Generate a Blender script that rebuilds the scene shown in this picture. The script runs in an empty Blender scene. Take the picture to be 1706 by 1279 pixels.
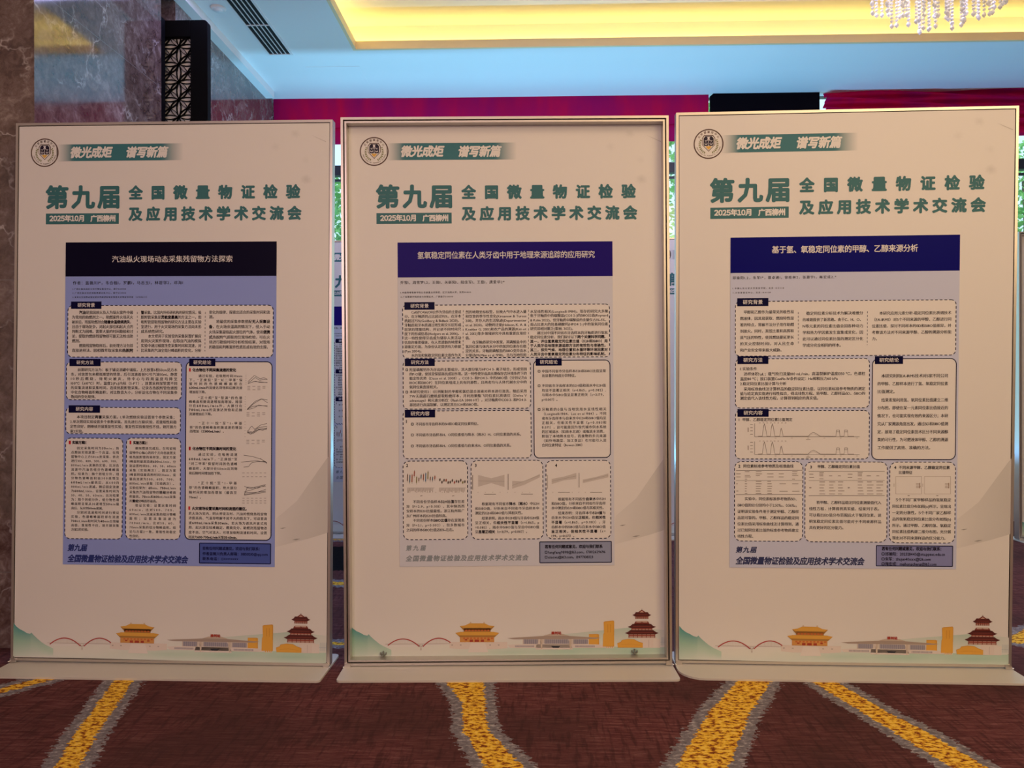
import bpy, bmesh, math, random
from mathutils import Matrix, Vector
R = math.radians
random.seed(7)
sc = bpy.context.scene
col = sc.collection

# ------------------------------------------------------------------ camera
CAM = Vector((0.0, 0.0, 1.0435))
F, PITCH, ROLL, YAW = 1245.69, R(-0.1539), R(0.1262), R(1.5)
cd = bpy.data.cameras.new('camera')
cd.sensor_width = 36.0
cd.lens = F * 36.0 / 1706.0
cd.clip_start = 0.05
cam = bpy.data.objects.new('camera', cd)
col.objects.link(cam)
cam.matrix_world = (Matrix.Translation(CAM) @ Matrix.Rotation(YAW, 4, 'Z') @
                    Matrix.Rotation(R(90) + PITCH, 4, 'X') @ Matrix.Rotation(-ROLL, 4, 'Z'))
sc.camera = cam

# ------------------------------------------------------------------ sky, colour management
vs = sc.view_settings
sc.display_settings.display_device = 'sRGB'
vs.view_transform = 'Standard'
vs.look = 'None'
vs.gamma = 1.0
vs.use_curve_mapping = False
vs.exposure = 0.0
wd = bpy.data.worlds.new('daylight')
sc.world = wd
wd.use_nodes = True
bg = wd.node_tree.nodes['Background']
bg.inputs[0].default_value = (0.62, 0.86, 1.0, 1)
bg.inputs[1].default_value = 1.6

def area(name, loc, target, sx, sy, power, rgb):
    l = bpy.data.lights.new(name, 'AREA')
    l.shape = 'RECTANGLE'
    l.size, l.size_y, l.energy, l.color = sx, sy, power, rgb
    o = bpy.data.objects.new(name, l)
    col.objects.link(o)
    o.location = loc
    d = Vector(target) - Vector(loc)
    o.rotation_euler = d.to_track_quat('-Z', 'Y').to_euler()
    return o
# added warm fill lamps, unseen, brightening the boards and the left soffit
area('added_warm_fill', (2.9, -1.5, 2.85), (1.2, 2.7, 1.1), 3.0, 1.6, 100, (1.0, 0.70, 0.37))
area('added_pink_fill', (-1.2, -2.4, 2.25), (-0.7, 2.7, 1.2), 2.4, 1.6, 61, (1.0, 0.70, 0.68))
area('added_warm_fill', (1.3, 0.9, 3.3), (1.2, 1.9, 0.0), 2.4, 1.4, 26, (1.0, 0.66, 0.40))
# added lamps low outside the windows, turning the soffit blue
area('added_outdoor_fill', (-0.6, 7.7, 0.12), (-0.6, 7.4, 4.0), 4.6, 2.6, 122, (0.34, 0.66, 1.0))
area('added_outdoor_fill', (4.6, 7.7, 0.12), (4.6, 7.4, 4.0), 5.0, 2.6, 22, (0.22, 0.42, 1.0))
# added strip lamps hidden behind the back row, brightening the soffit by the window
area('added_soffit_uplight', (-0.15, 5.50, 0.50), (-0.15, 5.45, 3.0), 3.5, 0.14, 74, (0.20, 0.57, 0.92))
area('added_soffit_uplight', (3.6, 5.50, 0.50), (3.6, 5.45, 3.0), 3.8, 0.14, 19, (0.14, 0.40, 1.0))
# added violet-blue lamp, unseen, tinting the space between the two rows of stands
area('added_violet_fill', (0.4, 3.95, 3.15), (0.4, 4.3, 0.0), 4.4, 0.25, 34, (0.46, 0.46, 1.0))
sl = bpy.data.lights.new('sun', 'SUN')
sl.energy, sl.color, sl.angle = 3.0, (1.0, 0.96, 0.88), R(2)
so = bpy.data.objects.new('sun', sl)
col.objects.link(so)
so.rotation_euler = (R(38), R(-30), 0)       # from over the roof onto the garden outside

# ------------------------------------------------------------------ helpers
def ray(px, py):
    """direction of the camera ray through photo pixel (px, py)"""
    u, v = px - 853.0, 639.5 - py
    return (cam.matrix_world.to_3x3() @ Vector((u, v, -F))).normalized()
def hit(px, py, ax, val):
    d = ray(px, py)
    return CAM + d * ((val - CAM[ax]) / d[ax])
def lin(r, g, b):
    return tuple(((c/255.0)/12.92 if c <= 10 else ((c/255.0+0.055)/1.055)**2.4) for c in (r, g, b))

def tag(o, label=None, cat=None, group=None, kind=None):
    if label: o['label'] = label
    if cat: o['category'] = cat
    if group: o['group'] = group
    if kind: o['kind'] = kind
    return o
def empty(name, mw=None):
    o = bpy.data.objects.new(name, None)
    o.empty_display_size = 0.1
    col.objects.link(o)
    if mw is not None: o.matrix_world = mw
    return o
def link_mesh(name, me, mats, parent=None):
    o = bpy.data.objects.new(name, me)
    col.objects.link(o)
    for m in (mats if isinstance(mats, (list, tuple)) else [mats]):
        me.materials.append(m)
    if parent: o.parent = parent
    return o
class MB:
    """collects boxes, tubes, rings... and links them as ONE mesh object"""
    def __init__(s): s.v, s.f, s.m = [], [], []
    def add(s, vs, fs, mi=0):
        n = len(s.v); s.v += [tuple(v) for v in vs]
        s.f += [tuple(i + n for i in f) for f in fs]; s.m += [mi] * len(fs)
    def box(s, x0, x1, y0, y1, z0, z1, mi=0):
        v = [(x, y, z) for z in (z0, z1) for y in (y0, y1) for x in (x0, x1)]
        s.add(v, [(0,2,3,1), (4,5,7,6), (0,1,5,4), (2,6,7,3), (0,4,6,2), (1,3,7,5)], mi)
    def quad(s, a, b, c, d, mi=0): s.add([a, b, c, d], [(0,1,2,3)], mi)
    def prism(s, pts, y0, y1, mi=0):
        """polygon in x,z extruded along y"""
        n = len(pts)
        s.add([(x, y0, z) for x, z in pts] + [(x, y1, z) for x, z in pts],
              [tuple(range(n)), tuple(range(2*n-1, n-1, -1))] +
              [(i, i+n, (i+1) % n + n, (i+1) % n) for i in range(n)], mi)
    def slab(s, pts, z0, z1, mi=0):
        """polygon in x,y extruded along z"""
        n = len(pts)
        s.add([(x, y, z0) for x, y in pts] + [(x, y, z1) for x, y in pts],
              [tuple(range(n-1, -1, -1)), tuple(range(n, 2*n))] +
              [(i, (i+1) % n, (i+1) % n + n, i+n) for i in range(n)], mi)
    def lathe(s, prof, cx, cy, n=24, mi=0):
        vs = [(cx + r*math.cos(2*math.pi*k/n), cy + r*math.sin(2*math.pi*k/n), z) for r, z in prof for k in range(n)]
        fs = [(i*n+k, i*n+(k+1) % n, (i+1)*n+(k+1) % n, (i+1)*n+k) for i in range(len(prof)-1) for k in range(n)]
        s.add(vs, fs, mi)
    def tube(s, pts, r, n=6, mi=0):
        pts = [Vector(p) for p in pts]
        vs = []
        for i, p in enumerate(pts):
            t = (pts[min(i+1, len(pts)-1)] - pts[max(i-1, 0)]).normalized()
            a = t.orthogonal().normalized(); b = t.cross(a)
            vs += [p + r*(math.cos(2*math.pi*k/n)*a + math.sin(2*math.pi*k/n)*b) for k in range(n)]
        fs = [(i*n+k, i*n+(k+1) % n, (i+1)*n+(k+1) % n, (i+1)*n+k) for i in range(len(pts)-1) for k in range(n)]
        fs += [tuple(range(n-1, -1, -1)), tuple(range((len(pts)-1)*n, len(pts)*n))]
        s.add(vs, fs, mi)
    def build(s, name, mats, parent=None, smooth=False, bevel=0):
        me = bpy.data.meshes.new(name)
        me.from_pydata(s.v, [], s.f)
        me.polygons.foreach_set('material_index', s.m)
        if smooth: me.polygons.foreach_set('use_smooth', [True]*len(s.f))
        bm = bmesh.new(); bm.from_mesh(me)
        bmesh.ops.recalc_face_normals(bm, faces=bm.faces)
        bm.to_mesh(me); bm.free()
        o = link_mesh(name, me, mats, parent)
        if bevel:
            b = o.modifiers.new('bevel', 'BEVEL'); b.width = bevel; b.segments = 2; b.limit_method = 'ANGLE'
        return o

# ------------------------------------------------------------------ materials
def new_mat(name, rgb=(0.8, 0.8, 0.8), rough=0.5, metal=0.0, spec=0.5):
    m = bpy.data.materials.new(name); m.use_nodes = True
    p = m.node_tree.nodes['Principled BSDF']
    p.inputs['Base Color'].default_value = (*rgb, 1)
    p.inputs['Roughness'].default_value = rough
    p.inputs['Metallic'].default_value = metal
    p.inputs['Specular IOR Level'].default_value = spec
    return m
class G:
    """tiny node-graph helper"""
    def __init__(s, m): s.t = m.node_tree; s.p = s.t.nodes['Principled BSDF']
    def n(s, typ, ins=None, **kw):
        nd = s.t.nodes.new(typ)
        for k, v in kw.items(): setattr(nd, k, v)
        for k, v in (ins or {}).items():
            if hasattr(v, 'is_output') or isinstance(v, bpy.types.NodeSocket): s.t.links.new(v, nd.inputs[k])
            else: nd.inputs[k].default_value = v
        return nd
    def math(s, op, a, b=0.0, c=0.0): return s.n('ShaderNodeMath', {0: a, 1: b, 2: c}, operation=op).outputs[0]
    def mix(s, f, a, b): return s.n('ShaderNodeMix', {0: f, 6: a, 7: b}, data_type='RGBA').outputs[2]
    def pos(s, scale=(1, 1, 1)):
        tc = s.n('ShaderNodeTexCoord')
        return s.n('ShaderNodeMapping', {0: tc.outputs['Object'], 3: scale}).outputs[0]
    def noise(s, vec, scale, detail=4, rough=0.55, dist=0.0):
        return s.n('ShaderNodeTexNoise', {'Vector': vec, 'Scale': scale, 'Detail': detail, 'Roughness': rough, 'Distortion': dist}).outputs[0]
    def ramp(s, f, stops):
        nd = s.n('ShaderNodeValToRGB', {0: f}); e = nd.color_ramp.elements
        while len(e) < len(stops): e.new(0.5)
        for i, (q, c) in enumerate(stops):
            e[i].position = q; e[i].color = (*c, 1) if len(c) == 3 else c
        return nd.outputs[0]
    def out(s, name, sock): s.t.links.new(sock, s.p.inputs[name])
    def bump(s, h, st=0.3, dist=0.01):
        s.out('Normal', s.n('ShaderNodeBump', {'Height': h, 'Strength': st, 'Distance': dist}).outputs[0])

M = {}
M['ceiling'] = new_mat('ceiling_paint', (0.80, 0.80, 0.79), 0.75)
M['cove'] = new_mat('cove_paint', (0.80, 0.77, 0.72), 0.75)
M['lip'] = new_mat('lip_warm_light_tint', (0.84, 0.66, 0.38), 0.6)  # warm lamplight falling on the lip is put into its colour
M['black'] = new_mat('black_lacquer', (0.004, 0.004, 0.005), 0.6, spec=0.06)
M['blackout'] = new_mat('blackout_cloth', (0.004, 0.003, 0.006), 0.95, spec=0.05)
M['added_pane'] = new_mat('added_pale_backing', (0.84, 0.82, 0.85), 0.35)
M['dark_metal'] = new_mat('dark_window_metal', (0.012, 0.016, 0.03), 0.4)
M['vent_white'] = new_mat('vent_white', (0.75, 0.75, 0.75), 0.5)
M['vent_black'] = new_mat('vent_black', (0.004, 0.004, 0.005), 0.9)
M['panel'] = new_mat('foam_board_white', (0.78, 0.78, 0.77), 0.45, spec=0.3)
M['alu'] = new_mat('satin_aluminium', (0.62, 0.58, 0.54), 0.34, metal=0.75)
M['groove'] = new_mat('frame_groove', (0.016, 0.008, 0.005), 0.9, spec=0.1)
M['base'] = new_mat('cream_steel', (0.66, 0.64, 0.59), 0.38, spec=0.5)
M['clip'] = new_mat('grey_plastic', (0.20, 0.22, 0.19), 0.4)
M['bright_metal'] = new_mat('bright_screw', (0.85, 0.84, 0.82), 0.2, metal=0.9)
M['plaster'] = new_mat('wall_plaster', (0.55, 0.50, 0.45), 0.8)
M['bark'] = new_mat('bark', (0.10, 0.07, 0.05), 0.9)

# printed colours: each printed shape carries its ink colour in the "ink" attribute
m = M['ink'] = new_mat('printed_ink', rough=0.5, spec=0.25); g = G(m)
g.out('Base Color', g.n('ShaderNodeVertexColor', layer_name='ink').outputs[0])
m = M['paper'] = new_mat('glossy_poster_paper', rough=0.34, spec=0.035); g = G(m)
g.out('Base Color', g.n('ShaderNodeVertexColor', layer_name='ink').outputs[0])

# polished brown marble
m = M['marble'] = new_mat('polished_brown_marble', rough=0.07, spec=0.6); g = G(m)
v = g.pos((1, 1, 1.0))
w = g.noise(v, 1.3, 5, 0.6, 1.2)
wv = g.n('ShaderNodeMix', {0: 0.30, 4: v, 5: g.n('ShaderNodeTexNoise', {'Vector': v, 'Scale': 3.0, 'Detail': 5.0, 'Roughness': 0.65}).outputs[1]}, data_type='VECTOR').outputs[1]
blotch = g.math('ADD', g.math('MULTIPLY', g.noise(wv, 4.0, 9, 0.72, 0.5), 0.62), g.math('MULTIPLY', g.noise(v, 21.0, 6, 0.7, 0.8), 0.38))
clouds = g.ramp(blotch, [(0.34, (0.034, 0.020, 0.018)), (0.46, (0.110, 0.066, 0.057)), (0.54, (0.19, 0.130, 0.115)), (0.66, (0.40, 0.33, 0.31))])
crack = g.n('ShaderNodeTexVoronoi', {'Vector': wv, 'Scale': 7.5}, feature='DISTANCE_TO_EDGE').outputs[0]
veinm = g.ramp(crack, [(0.0, (1, 1, 1)), (0.020, (0.40, 0.40, 0.40)), (0.055, (0, 0, 0))])
gate = g.ramp(g.noise(v, 5.5, 4, 0.6), [(0.47, (0, 0, 0)), (0.64, (0.9, 0.9, 0.9))])
vm = g.math('MULTIPLY', veinm, gate)
c1 = g.mix(vm, clouds, (0.58, 0.52, 0.50, 1))
# tight horizontal slab joints
sep = g.n('ShaderNodeSeparateXYZ', {0: g.pos()})
jz = g.math('LESS_THAN', g.math('ABSOLUTE', g.math('SUBTRACT', g.math('FRACT', g.math('ADD', g.math('DIVIDE', sep.outputs[2], 1.15), 0.24)), 0.5)), 0.0015)
c1 = g.mix(jz, c1, (0.22, 0.19, 0.18, 1))
g.out('Base Color', c1)
g.p.inputs['IOR'].default_value = 1.9
g.out('Roughness', g.ramp(w, [(0.3, (0.05,)*3), (0.7, (0.11,)*3)]))

# carpet: the pattern comes from signed distances stored on the floor grid
m = M['carpet'] = new_mat('woven_carpet', rough=0.95, spec=0.1); g = G(m)
pv = g.pos()
jag = g.noise(g.pos((46, 74, 1)), 1.0, 2, 0.6)
fine = g.noise(g.pos((46, 84, 1)), 1.0, 2, 0.7)
rows = g.noise(g.pos((9, 95, 1)), 1.0, 4, 0.85)
cross = g.noise(g.pos((60, 9, 1)), 1.0, 2, 0.6)
band = g.n('ShaderNodeAttribute', attribute_name='band').outputs[2]
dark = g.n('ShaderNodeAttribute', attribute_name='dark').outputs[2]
b1 = g.math('ADD', band, g.math('MULTIPLY', g.math('SUBTRACT', jag, 0.5), 0.045))
isy = g.math('LESS_THAN', b1, 0.0)
b2 = g.math('ADD', band, g.math('MULTIPLY', g.math('SUBTRACT', jag, 0.5), 0.075))
isg = g.math('LESS_THAN', b2, 0.036)
ground = g.ramp(rows, [(0.28, (0.040, 0.014, 0.016)), (0.48, (0.130, 0.042, 0.044)), (0.62, (0.20, 0.080, 0.078)), (0.78, (0.36, 0.19, 0.18))])
ground = g.mix(g.ramp(cross, [(0.35, (0.55,)*3), (0.5, (0, 0, 0))]), ground, (0.040, 0.016, 0.018, 1))
patch = g.ramp(g.noise(pv, 1.7, 3, 0.5), [(0.40, (0, 0, 0)), (0.62, (0.7,)*3)])
ground = g.mix(patch, ground, (0.062, 0.028, 0.028, 1))
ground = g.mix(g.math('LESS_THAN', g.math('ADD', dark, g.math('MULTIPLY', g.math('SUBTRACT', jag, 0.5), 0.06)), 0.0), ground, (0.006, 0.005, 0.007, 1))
grey = g.ramp(fine, [(0.35, (0.15, 0.135, 0.155)), (0.56, (0.25, 0.23, 0.25)), (0.66, (0.46, 0.43, 0.44))])
yel = g.ramp(fine, [(0.39, (0.22, 0.055, 0.015)), (0.45, (0.60, 0.26, 0.03)), (0.52, (0.90, 0.56, 0.045)), (0.72, (1.0, 0.72, 0.16))])
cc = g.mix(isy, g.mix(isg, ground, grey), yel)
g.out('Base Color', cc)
g.bump(g.math('ADD', g.math('MULTIPLY', rows, 0.6), fine), 0.5, 0.004)

# magenta curtain cloth, lit through from the window side
m = M['magenta'] = new_mat('magenta_curtain_cloth', (0.28, 0.008, 0.10), 0.65, spec=0.1); g = G(m)
fb = g.noise(g.pos((3, 3, 1)), 2.0, 3, 0.5)
cb = g.ramp(fb, [(0.35, (0.36, 0.006, 0.190)), (0.55, (0.52, 0.006, 0.150)), (0.70, (0.72, 0.006, 0.095))])
g.out('Base Color', cb)
tr = g.n('ShaderNodeBsdfTranslucent', {0: (0.75, 0.02, 0.14, 1)})
ms = g.n('ShaderNodeMixShader', {0: 0.45, 1: g.p.outputs[0], 2: tr.outputs[0]})
g.t.links.new(ms.outputs[0], g.t.nodes['Material Output'].inputs[0])

# window glass
m = M['glass'] = new_mat('window_glass'); g = G(m)
tp = g.n('ShaderNodeBsdfTransparent', {0: (0.93, 0.97, 0.97, 1)})
gl = g.n('ShaderNodeBsdfGlossy', {0: (1, 1, 1, 1), 1: 0.02})
ms = g.n('ShaderNodeMixShader', {0: 0.06, 1: tp.outputs[0], 2: gl.outputs[0]})
g.t.links.new(ms.outputs[0], g.t.nodes['Material Output'].inputs[0])

# chandelier crystal and gilt
m = M['crystal'] = new_mat('cut_crystal', (1.0, 0.97, 0.92), 0.04, spec=1.0); g = G(m)
tl = g.n('ShaderNodeBsdfTranslucent', {0: (1.0, 0.95, 0.90, 1)})
df = g.n('ShaderNodeMixShader', {0: 0.5, 1: g.p.outputs[0], 2: tl.outputs[0]})
tp = g.n('ShaderNodeBsdfTransparent', {0: (1.0, 0.97, 0.90, 1)})
gl = g.n('ShaderNodeBsdfGlossy', {0: (1, 0.96, 0.90, 1), 1: 0.08})
mg = g.n('ShaderNodeMixShader', {0: 0.45, 1: tp.outputs[0], 2: gl.outputs[0]})
ms = g.n('ShaderNodeMixShader', {0: 0.5, 1: mg.outputs[0], 2: df.outputs[0]})
g.t.links.new(ms.outputs[0], g.t.nodes['Material Output'].inputs[0])
M['gilt'] = new_mat('gilt_metal', (0.85, 0.62, 0.28), 0.22, metal=1.0)
def emis(name, rgb, st):
    m = new_mat(name, rgb); p = m.node_tree.nodes['Principled BSDF']
    p.inputs['Emission Color'].default_value = (*rgb, 1); p.inputs['Emission Strength'].default_value = st
    return m
M['bulb'] = emis('lit_bulb', (1.0, 0.82, 0.55), 14.0)
M['led'] = emis('warm_led_tape', (1.0, 0.76, 0.19), 15.0)
m = M['leaf'] = new_mat('leaf', rough=0.5); g = G(m)
lv = g.noise(g.pos(), 5.0, 2)
g.out('Base Color', g.ramp(lv, [(0.35, (0.05, 0.22, 0.07)), (0.52, (0.20, 0.50, 0.16)), (0.66, (0.52, 0.66, 0.22))]))
tr = g.n('ShaderNodeBsdfTranslucent', {0: (0.30, 0.62, 0.20, 1)})
ms = g.n('ShaderNodeMixShader', {0: 0.4, 1: g.p.outputs[0], 2: tr.outputs[0]})
g.t.links.new(ms.outputs[0], g.t.nodes['Material Output'].inputs[0])
M['grass'] = new_mat('lawn_green', (0.16, 0.30, 0.10), 0.9)

# ------------------------------------------------------------------ the room
XW, YB, ZC = -1.95, 5.68, 3.184          # left wall, window line, soffit height
YF, XR, YN = 2.89, 6.6, -3.6             # pillar face, right wall, wall behind the camera
# floor: one mesh; fine grid where the camera sees it
def frange(a, b, s):
    n = max(1, round((b - a) / s)); return [a + (b - a) * i / n for i in range(n)]
xs = frange(-4.0, -1.9, 0.3) + frange(-1.9, 2.3, 0.016) + frange(2.3, 3.8, 0.05) + frange(3.8, XR, 0.3) + [XR]
ys = frange(YN, 1.5, 0.3) + frange(1.5, 3.1, 0.016) + frange(3.1, 5.0, 0.05) + frange(5.0, YB, 0.2) + [YB]
def fl(px, py):
    p = hit(px, py, 2, 0.0); return (p.x, p.y)
def band_px(rows):
    """rows of (x_left, x_right, y) in the photo -> [(x, y, halfwidth)] on the floor"""
    o = []
    for x0, x1, y in rows:
        a, b = fl(x0, y), fl(x1, y); o.append(((a[0]+b[0])/2, (a[1]+b[1])/2, abs(b[0]-a[0])/2))
    return o
bands = [
    band_px([(190, 222, 1133), (172, 206, 1158), (150, 184, 1190), (124, 162, 1222), (86, 128, 1285), (60, 100, 1330)]),
    band_px([(742, 807, 1133), (755, 808, 1150), (769, 809, 1170), (771, 810, 1195), (772, 814, 1218), (786, 836, 1240), (808, 873, 1280), (835, 915, 1330)]),
    band_px([(1233, 1288, 1130), (1180, 1249, 1189), (1127, 1214, 1277), (1100, 1195, 1325)]),
    band_px([(1340, 1382, 1128), (1441, 1484, 1189), (1498, 1555, 1225), (1583, 1643, 1277), (1650, 1715, 1320)]),
    [(x, y, 0.032) for x, y in (fl(-60, 1166), fl(0, 1151), fl(40, 1140), fl(75, 1131), fl(110, 1118), fl(150, 1098))],
    # rings and strips of gold further back between the stands
    [(fl(535, 972)[0], 3.87, 0.07), (fl(600, 972)[0], 3.84, 0.07)],
    [(fl(530, 1074)[0], 2.965, 0.035), (fl(600, 1072)[0], 2.97, 0.035)],
    [(-1.5, 4.93, 0.06), (-1.0, 4.93, 0.06)],
    [(fl(1670, 1055)[0], 3.06, 0.09), (fl(1698, 1046)[0], 3.12, 0.09), (fl(1760, 1030)[0], 3.3, 0.06)],
]
def sd(px, py, bnd):
    best = 9.0
    for (ax, ay, aw), (bx, by, bw) in zip(bnd, bnd[1:]):
        dx, dy = bx-ax, by-ay; L = dx*dx+dy*dy or 1e-9
        t = max(0.0, min(1.0, ((px-ax)*dx+(py-ay)*dy)/L))
        nx = abs(dy)/math.sqrt(L)
        d = math.hypot(px-ax-t*dx, py-ay-t*dy) - (aw+(bw-aw)*t)*max(nx, 0.45)
        best = min(best, d)
    return best
fv = [(x, y, 0.0) for y in ys for x in xs]
nx = len(xs)
ff = [(j*nx+i, j*nx+i+1, (j+1)*nx+i+1, (j+1)*nx+i) for j in range(len(ys)-1) for i in range(nx-1)]
me = bpy.data.meshes.new('floor'); me.from_pydata(fv, [], ff)
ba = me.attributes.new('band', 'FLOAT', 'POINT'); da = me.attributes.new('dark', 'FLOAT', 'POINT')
bb = [(min(p[0]-p[2] for p in b)-0.3, max(p[0]+p[2] for p in b)+0.3, min(p[1] for p in b)-0.3, max(p[1] for p in b)+0.3, b) for b in bands]
vals = []
for x, y, _ in fv:
    d = 1.0
    for x0, x1, y0, y1, b in bb:
        if x0 < x < x1 and y0 < y < y1: d = min(d, sd(x, y, b))
    vals.append(d)
ba.data.foreach_set('value', vals)
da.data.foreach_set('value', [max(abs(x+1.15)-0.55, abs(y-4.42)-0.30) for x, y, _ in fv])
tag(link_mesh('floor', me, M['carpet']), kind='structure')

b = MB(); b.box(-4.0, XW, YF, 3.90, 0, 3.45)                       # pillar face towards us and polished flank
b.box(-4.0, XW, 4.06, YB+0.1, 0, 3.45)                            # flank beyond the dark screen
b.box(-4.0, -2.20, 3.90, 4.06, 0, 3.45)
tag(b.build('wall_left', M['marble']), kind='structure')
b = MB(); b.box(-4.05, -4.0, YN, YF, 0, 3.45); b.box(XR, XR+0.1, YN, YB+0.1, 0, 3.45)
b.box(-4.05, XR+0.1, YN-0.1, YN, 0, 3.45)
tag(b.build('wall_right', M['plaster']), kind='structure')
b = MB(); b.box(XW, XR, YB-0.02, YB+0.12, 0, 0.42)
tag(b.build('wall_back', M['plaster']), kind='structure')

# ceiling: soffit round a raised coffer with a hidden light trough
RX0, RX1, RY0, RY1 = -1.125, 4.3, -1.0, 4.785                    # inner edge of the lip
ZL, ZR, TW = ZC+0.052, 3.42, 0.17                                # lip top, coffer ceiling, trough width
b = MB()
def ringbox(x0, x1, y0, y1, X0, X1, Y0, Y1, z0, z1, mi=0):
    b.box(X0, X1, Y0, y0, z0, z1, mi); b.box(X0, X1, y1, Y1, z0, z1, mi)
    b.box(X0, x0, y0, y1, z0, z1, mi); b.box(x1, X1, y0, y1, z0, z1, mi)
ringbox(RX0-0.02, RX1+0.02, RY0-0.02, RY1+0.02, -4.05, XR+0.1, YN-0.1, YB+0.03, ZC, ZC+0.02)
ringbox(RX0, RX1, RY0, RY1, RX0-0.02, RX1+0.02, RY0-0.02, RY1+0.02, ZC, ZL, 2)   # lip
T2 = TW + 0.02
ringbox(RX0-T2, RX1+T2, RY0-T2, RY1+T2, RX0-T2-0.05, RX1+T2+0.05, RY0-T2-0.05, RY1+T2+0.05, ZC+0.02, ZR, 1)
b.box(RX0-T2-0.05, RX1+T2+0.05, RY0-T2-0.05, RY1+T2+0.05, ZR, ZR+0.05, 1)
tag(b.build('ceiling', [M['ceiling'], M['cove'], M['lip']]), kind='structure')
b = MB(); b.box(XW, XW+0.062, YN, YB-0.22, ZC-0.05, ZC)
tag(b.build('trim_1', M['ceiling']), kind='structure')
# LED tape lying in the trough, one run along each visible side
for nm, (x0, x1, y0, y1), lb in (
        ('led_tape', (RX0-0.16, RX1, RY1+0.145, RY1+0.165), 'warm yellow light tape hidden in the far ceiling trough below the chandelier'),
        ('led_tape', (RX0-0.165, RX0-0.145, RY0, RY1+0.14), 'warm yellow light tape hidden in the left ceiling trough beside the air vent')):
    b = MB(); b.box(x0, x1, y0, y1, ZC+0.092, ZC+0.100)
    b.box(min(x0, x0), x1, y0, y1, ZC+0.0205, ZC+0.092, 1)
    tag(b.build(nm, [M['led'], M['cove']]), lb, 'light strip')

# linear air vent
v = empty('air_vent', Matrix.Translation((-1.632, 4.2, ZC)))
tag(v, 'long white slotted air vent with black gaps in the pale blue ceiling', 'vent')
b = MB(); W2, Y0, Y1 = 0.068, -0.72, 0.63
b.box(-W2-0.014, -W2, Y0, Y1, -0.007, 0); b.box(W2, W2+0.014, Y0, Y1, -0.007, 0)
b.box(-W2-0.014, W2+0.014, Y1, Y1+0.014, -0.007, 0); b.box(-W2-0.014, W2+0.014, Y0-0.014, Y0, -0.007, 0)
b.build('vent_frame', M['vent_white'], v)
b = MB(); b.box(-W2, W2, Y0, Y1, -0.002, 0); b.build('dark_backing', M['vent_black'], v)
for k in range(4):
    x = -W2 + (k+1)*2*W2/5
    b = MB(); b.box(x-0.0025, x+0.0025, Y0, Y1, -0.0065, -0.002); b.build('slat', M['vent_white'], v)
b = MB(); b.box(-W2, W2, 0.233, 0.241, -0.0068, -0.002); b.build('crossbar', M['vent_white'], v)
# ceiling sensor
s_ = empty('smoke_detector', Matrix.Translation((-1.785, 4.235, ZC)))
tag(s_, 'small round white detector on the ceiling left of the vent', 'detector')
b = MB(); b.lathe([(0.0, -0.012), (0.036, -0.012), (0.043, -0.006), (0.044, 0)], 0, 0, 32); b.build('housing', M['vent_white'], s_, True)
b = MB(); b.lathe([(0.0, -0.020), (0.018, -0.019), (0.026, -0.012)], 0, 0, 32); b.build('sensor_cap', M['ceiling'], s_, True)
# access hatch in the soffit
p0, p1 = hit(512, 110, 2, ZC), hit(604, 146, 2, ZC)
b = MB(); b.box(-1.53, -1.16, 5.04, 5.38, -0.0015+ZC, ZC)
tag(b.build('access_hatch', M['ceiling']), 'faint square access hatch flush in the ceiling right of the vent', 'hatch')

# ------------------------------------------------------------------ window wall
w1 = MB()
w1.box(XW, XR, YB, YB+0.06, 2.625, 2.70)        # transom
w1.box(XW, XR, YB, YB+0.06, 0.42, 0.48); w1.box(XW, XR, YB, YB+0.06, 3.182, ZC)
for x in (XW+0.03, -0.2, 1.62, 3.02, 4.8, XR-0.05): w1.box(x-0.03, x+0.03, YB, YB+0.06, 0.42, ZC)
wo = w1.build('window_1', M['dark_metal']); tag(wo, kind='structure')
b = MB(); b.box(XW, XR, YB+0.025, YB+0.031, 0.45, ZC-0.01)
b.build('window_pane', M['glass'], wo)
b = MB(); b.box(XW, XR, YB+0.02, YB+0.05, 2.585, 2.60)
b.build('transom_rail', M['dark_metal'], wo)

def cloth(name, x0, x1, z0, z1, y, amp, label, cat, fold, nz=14, seed=1):
    """hanging cloth with folds, closed front and back"""
    rnd = random.Random(seed); ph = [rnd.uniform(0, 6.28) for _ in range(6)]
    n = int((x1-x0)/0.03)+1
    def off(x, t):
        return amp*(0.5*math.sin(x*fold+ph[0]+1.2*math.sin(t*2+ph[1])) + 0.3*math.sin(x*fold*2.3+ph[2]+t*1.5) + 0.2*math.sin(x*1.7+ph[3]+t*5.0))
    V = []; Fc = []
    for side in (0, 1):
        for j in range(nz+1):
            for i in range(n+1):
                x = x0+(x1-x0)*i/n; t = j/nz
                V.append((x, y+off(x, t)+side*0.004, z0+(z1-z0)*t))
    k = (n+1)*(nz+1)
    for j in range(nz):
        for i in range(n):
            a = j*(n+1)+i
            Fc.append((a, a+1, a+n+2, a+n+1)); Fc.append((k+a, k+a+n+1, k+a+n+2, k+a+1))
    b = MB(); b.add(V, Fc); o = b.build(name, M['magenta'], smooth=True)
    if label: tag(o, label, cat)
    return o
va = empty('curtain_valance', Matrix.Translation((0, 0, 0)))
tag(va, 'flat magenta curtain valance above the window behind the two left stands', 'curtain')
o = cloth('valance_cloth', XW+0.005, 1.325, 2.965, ZC-0.0005, 5.615, 0.012, None, None, 1.3, seed=3); o.parent = va
o = cloth('lower_hem', XW+0.005, 1.325, 2.845, 2.975, 5.632, 0.014, None, None, 6.0, seed=5); o.parent = va
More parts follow.
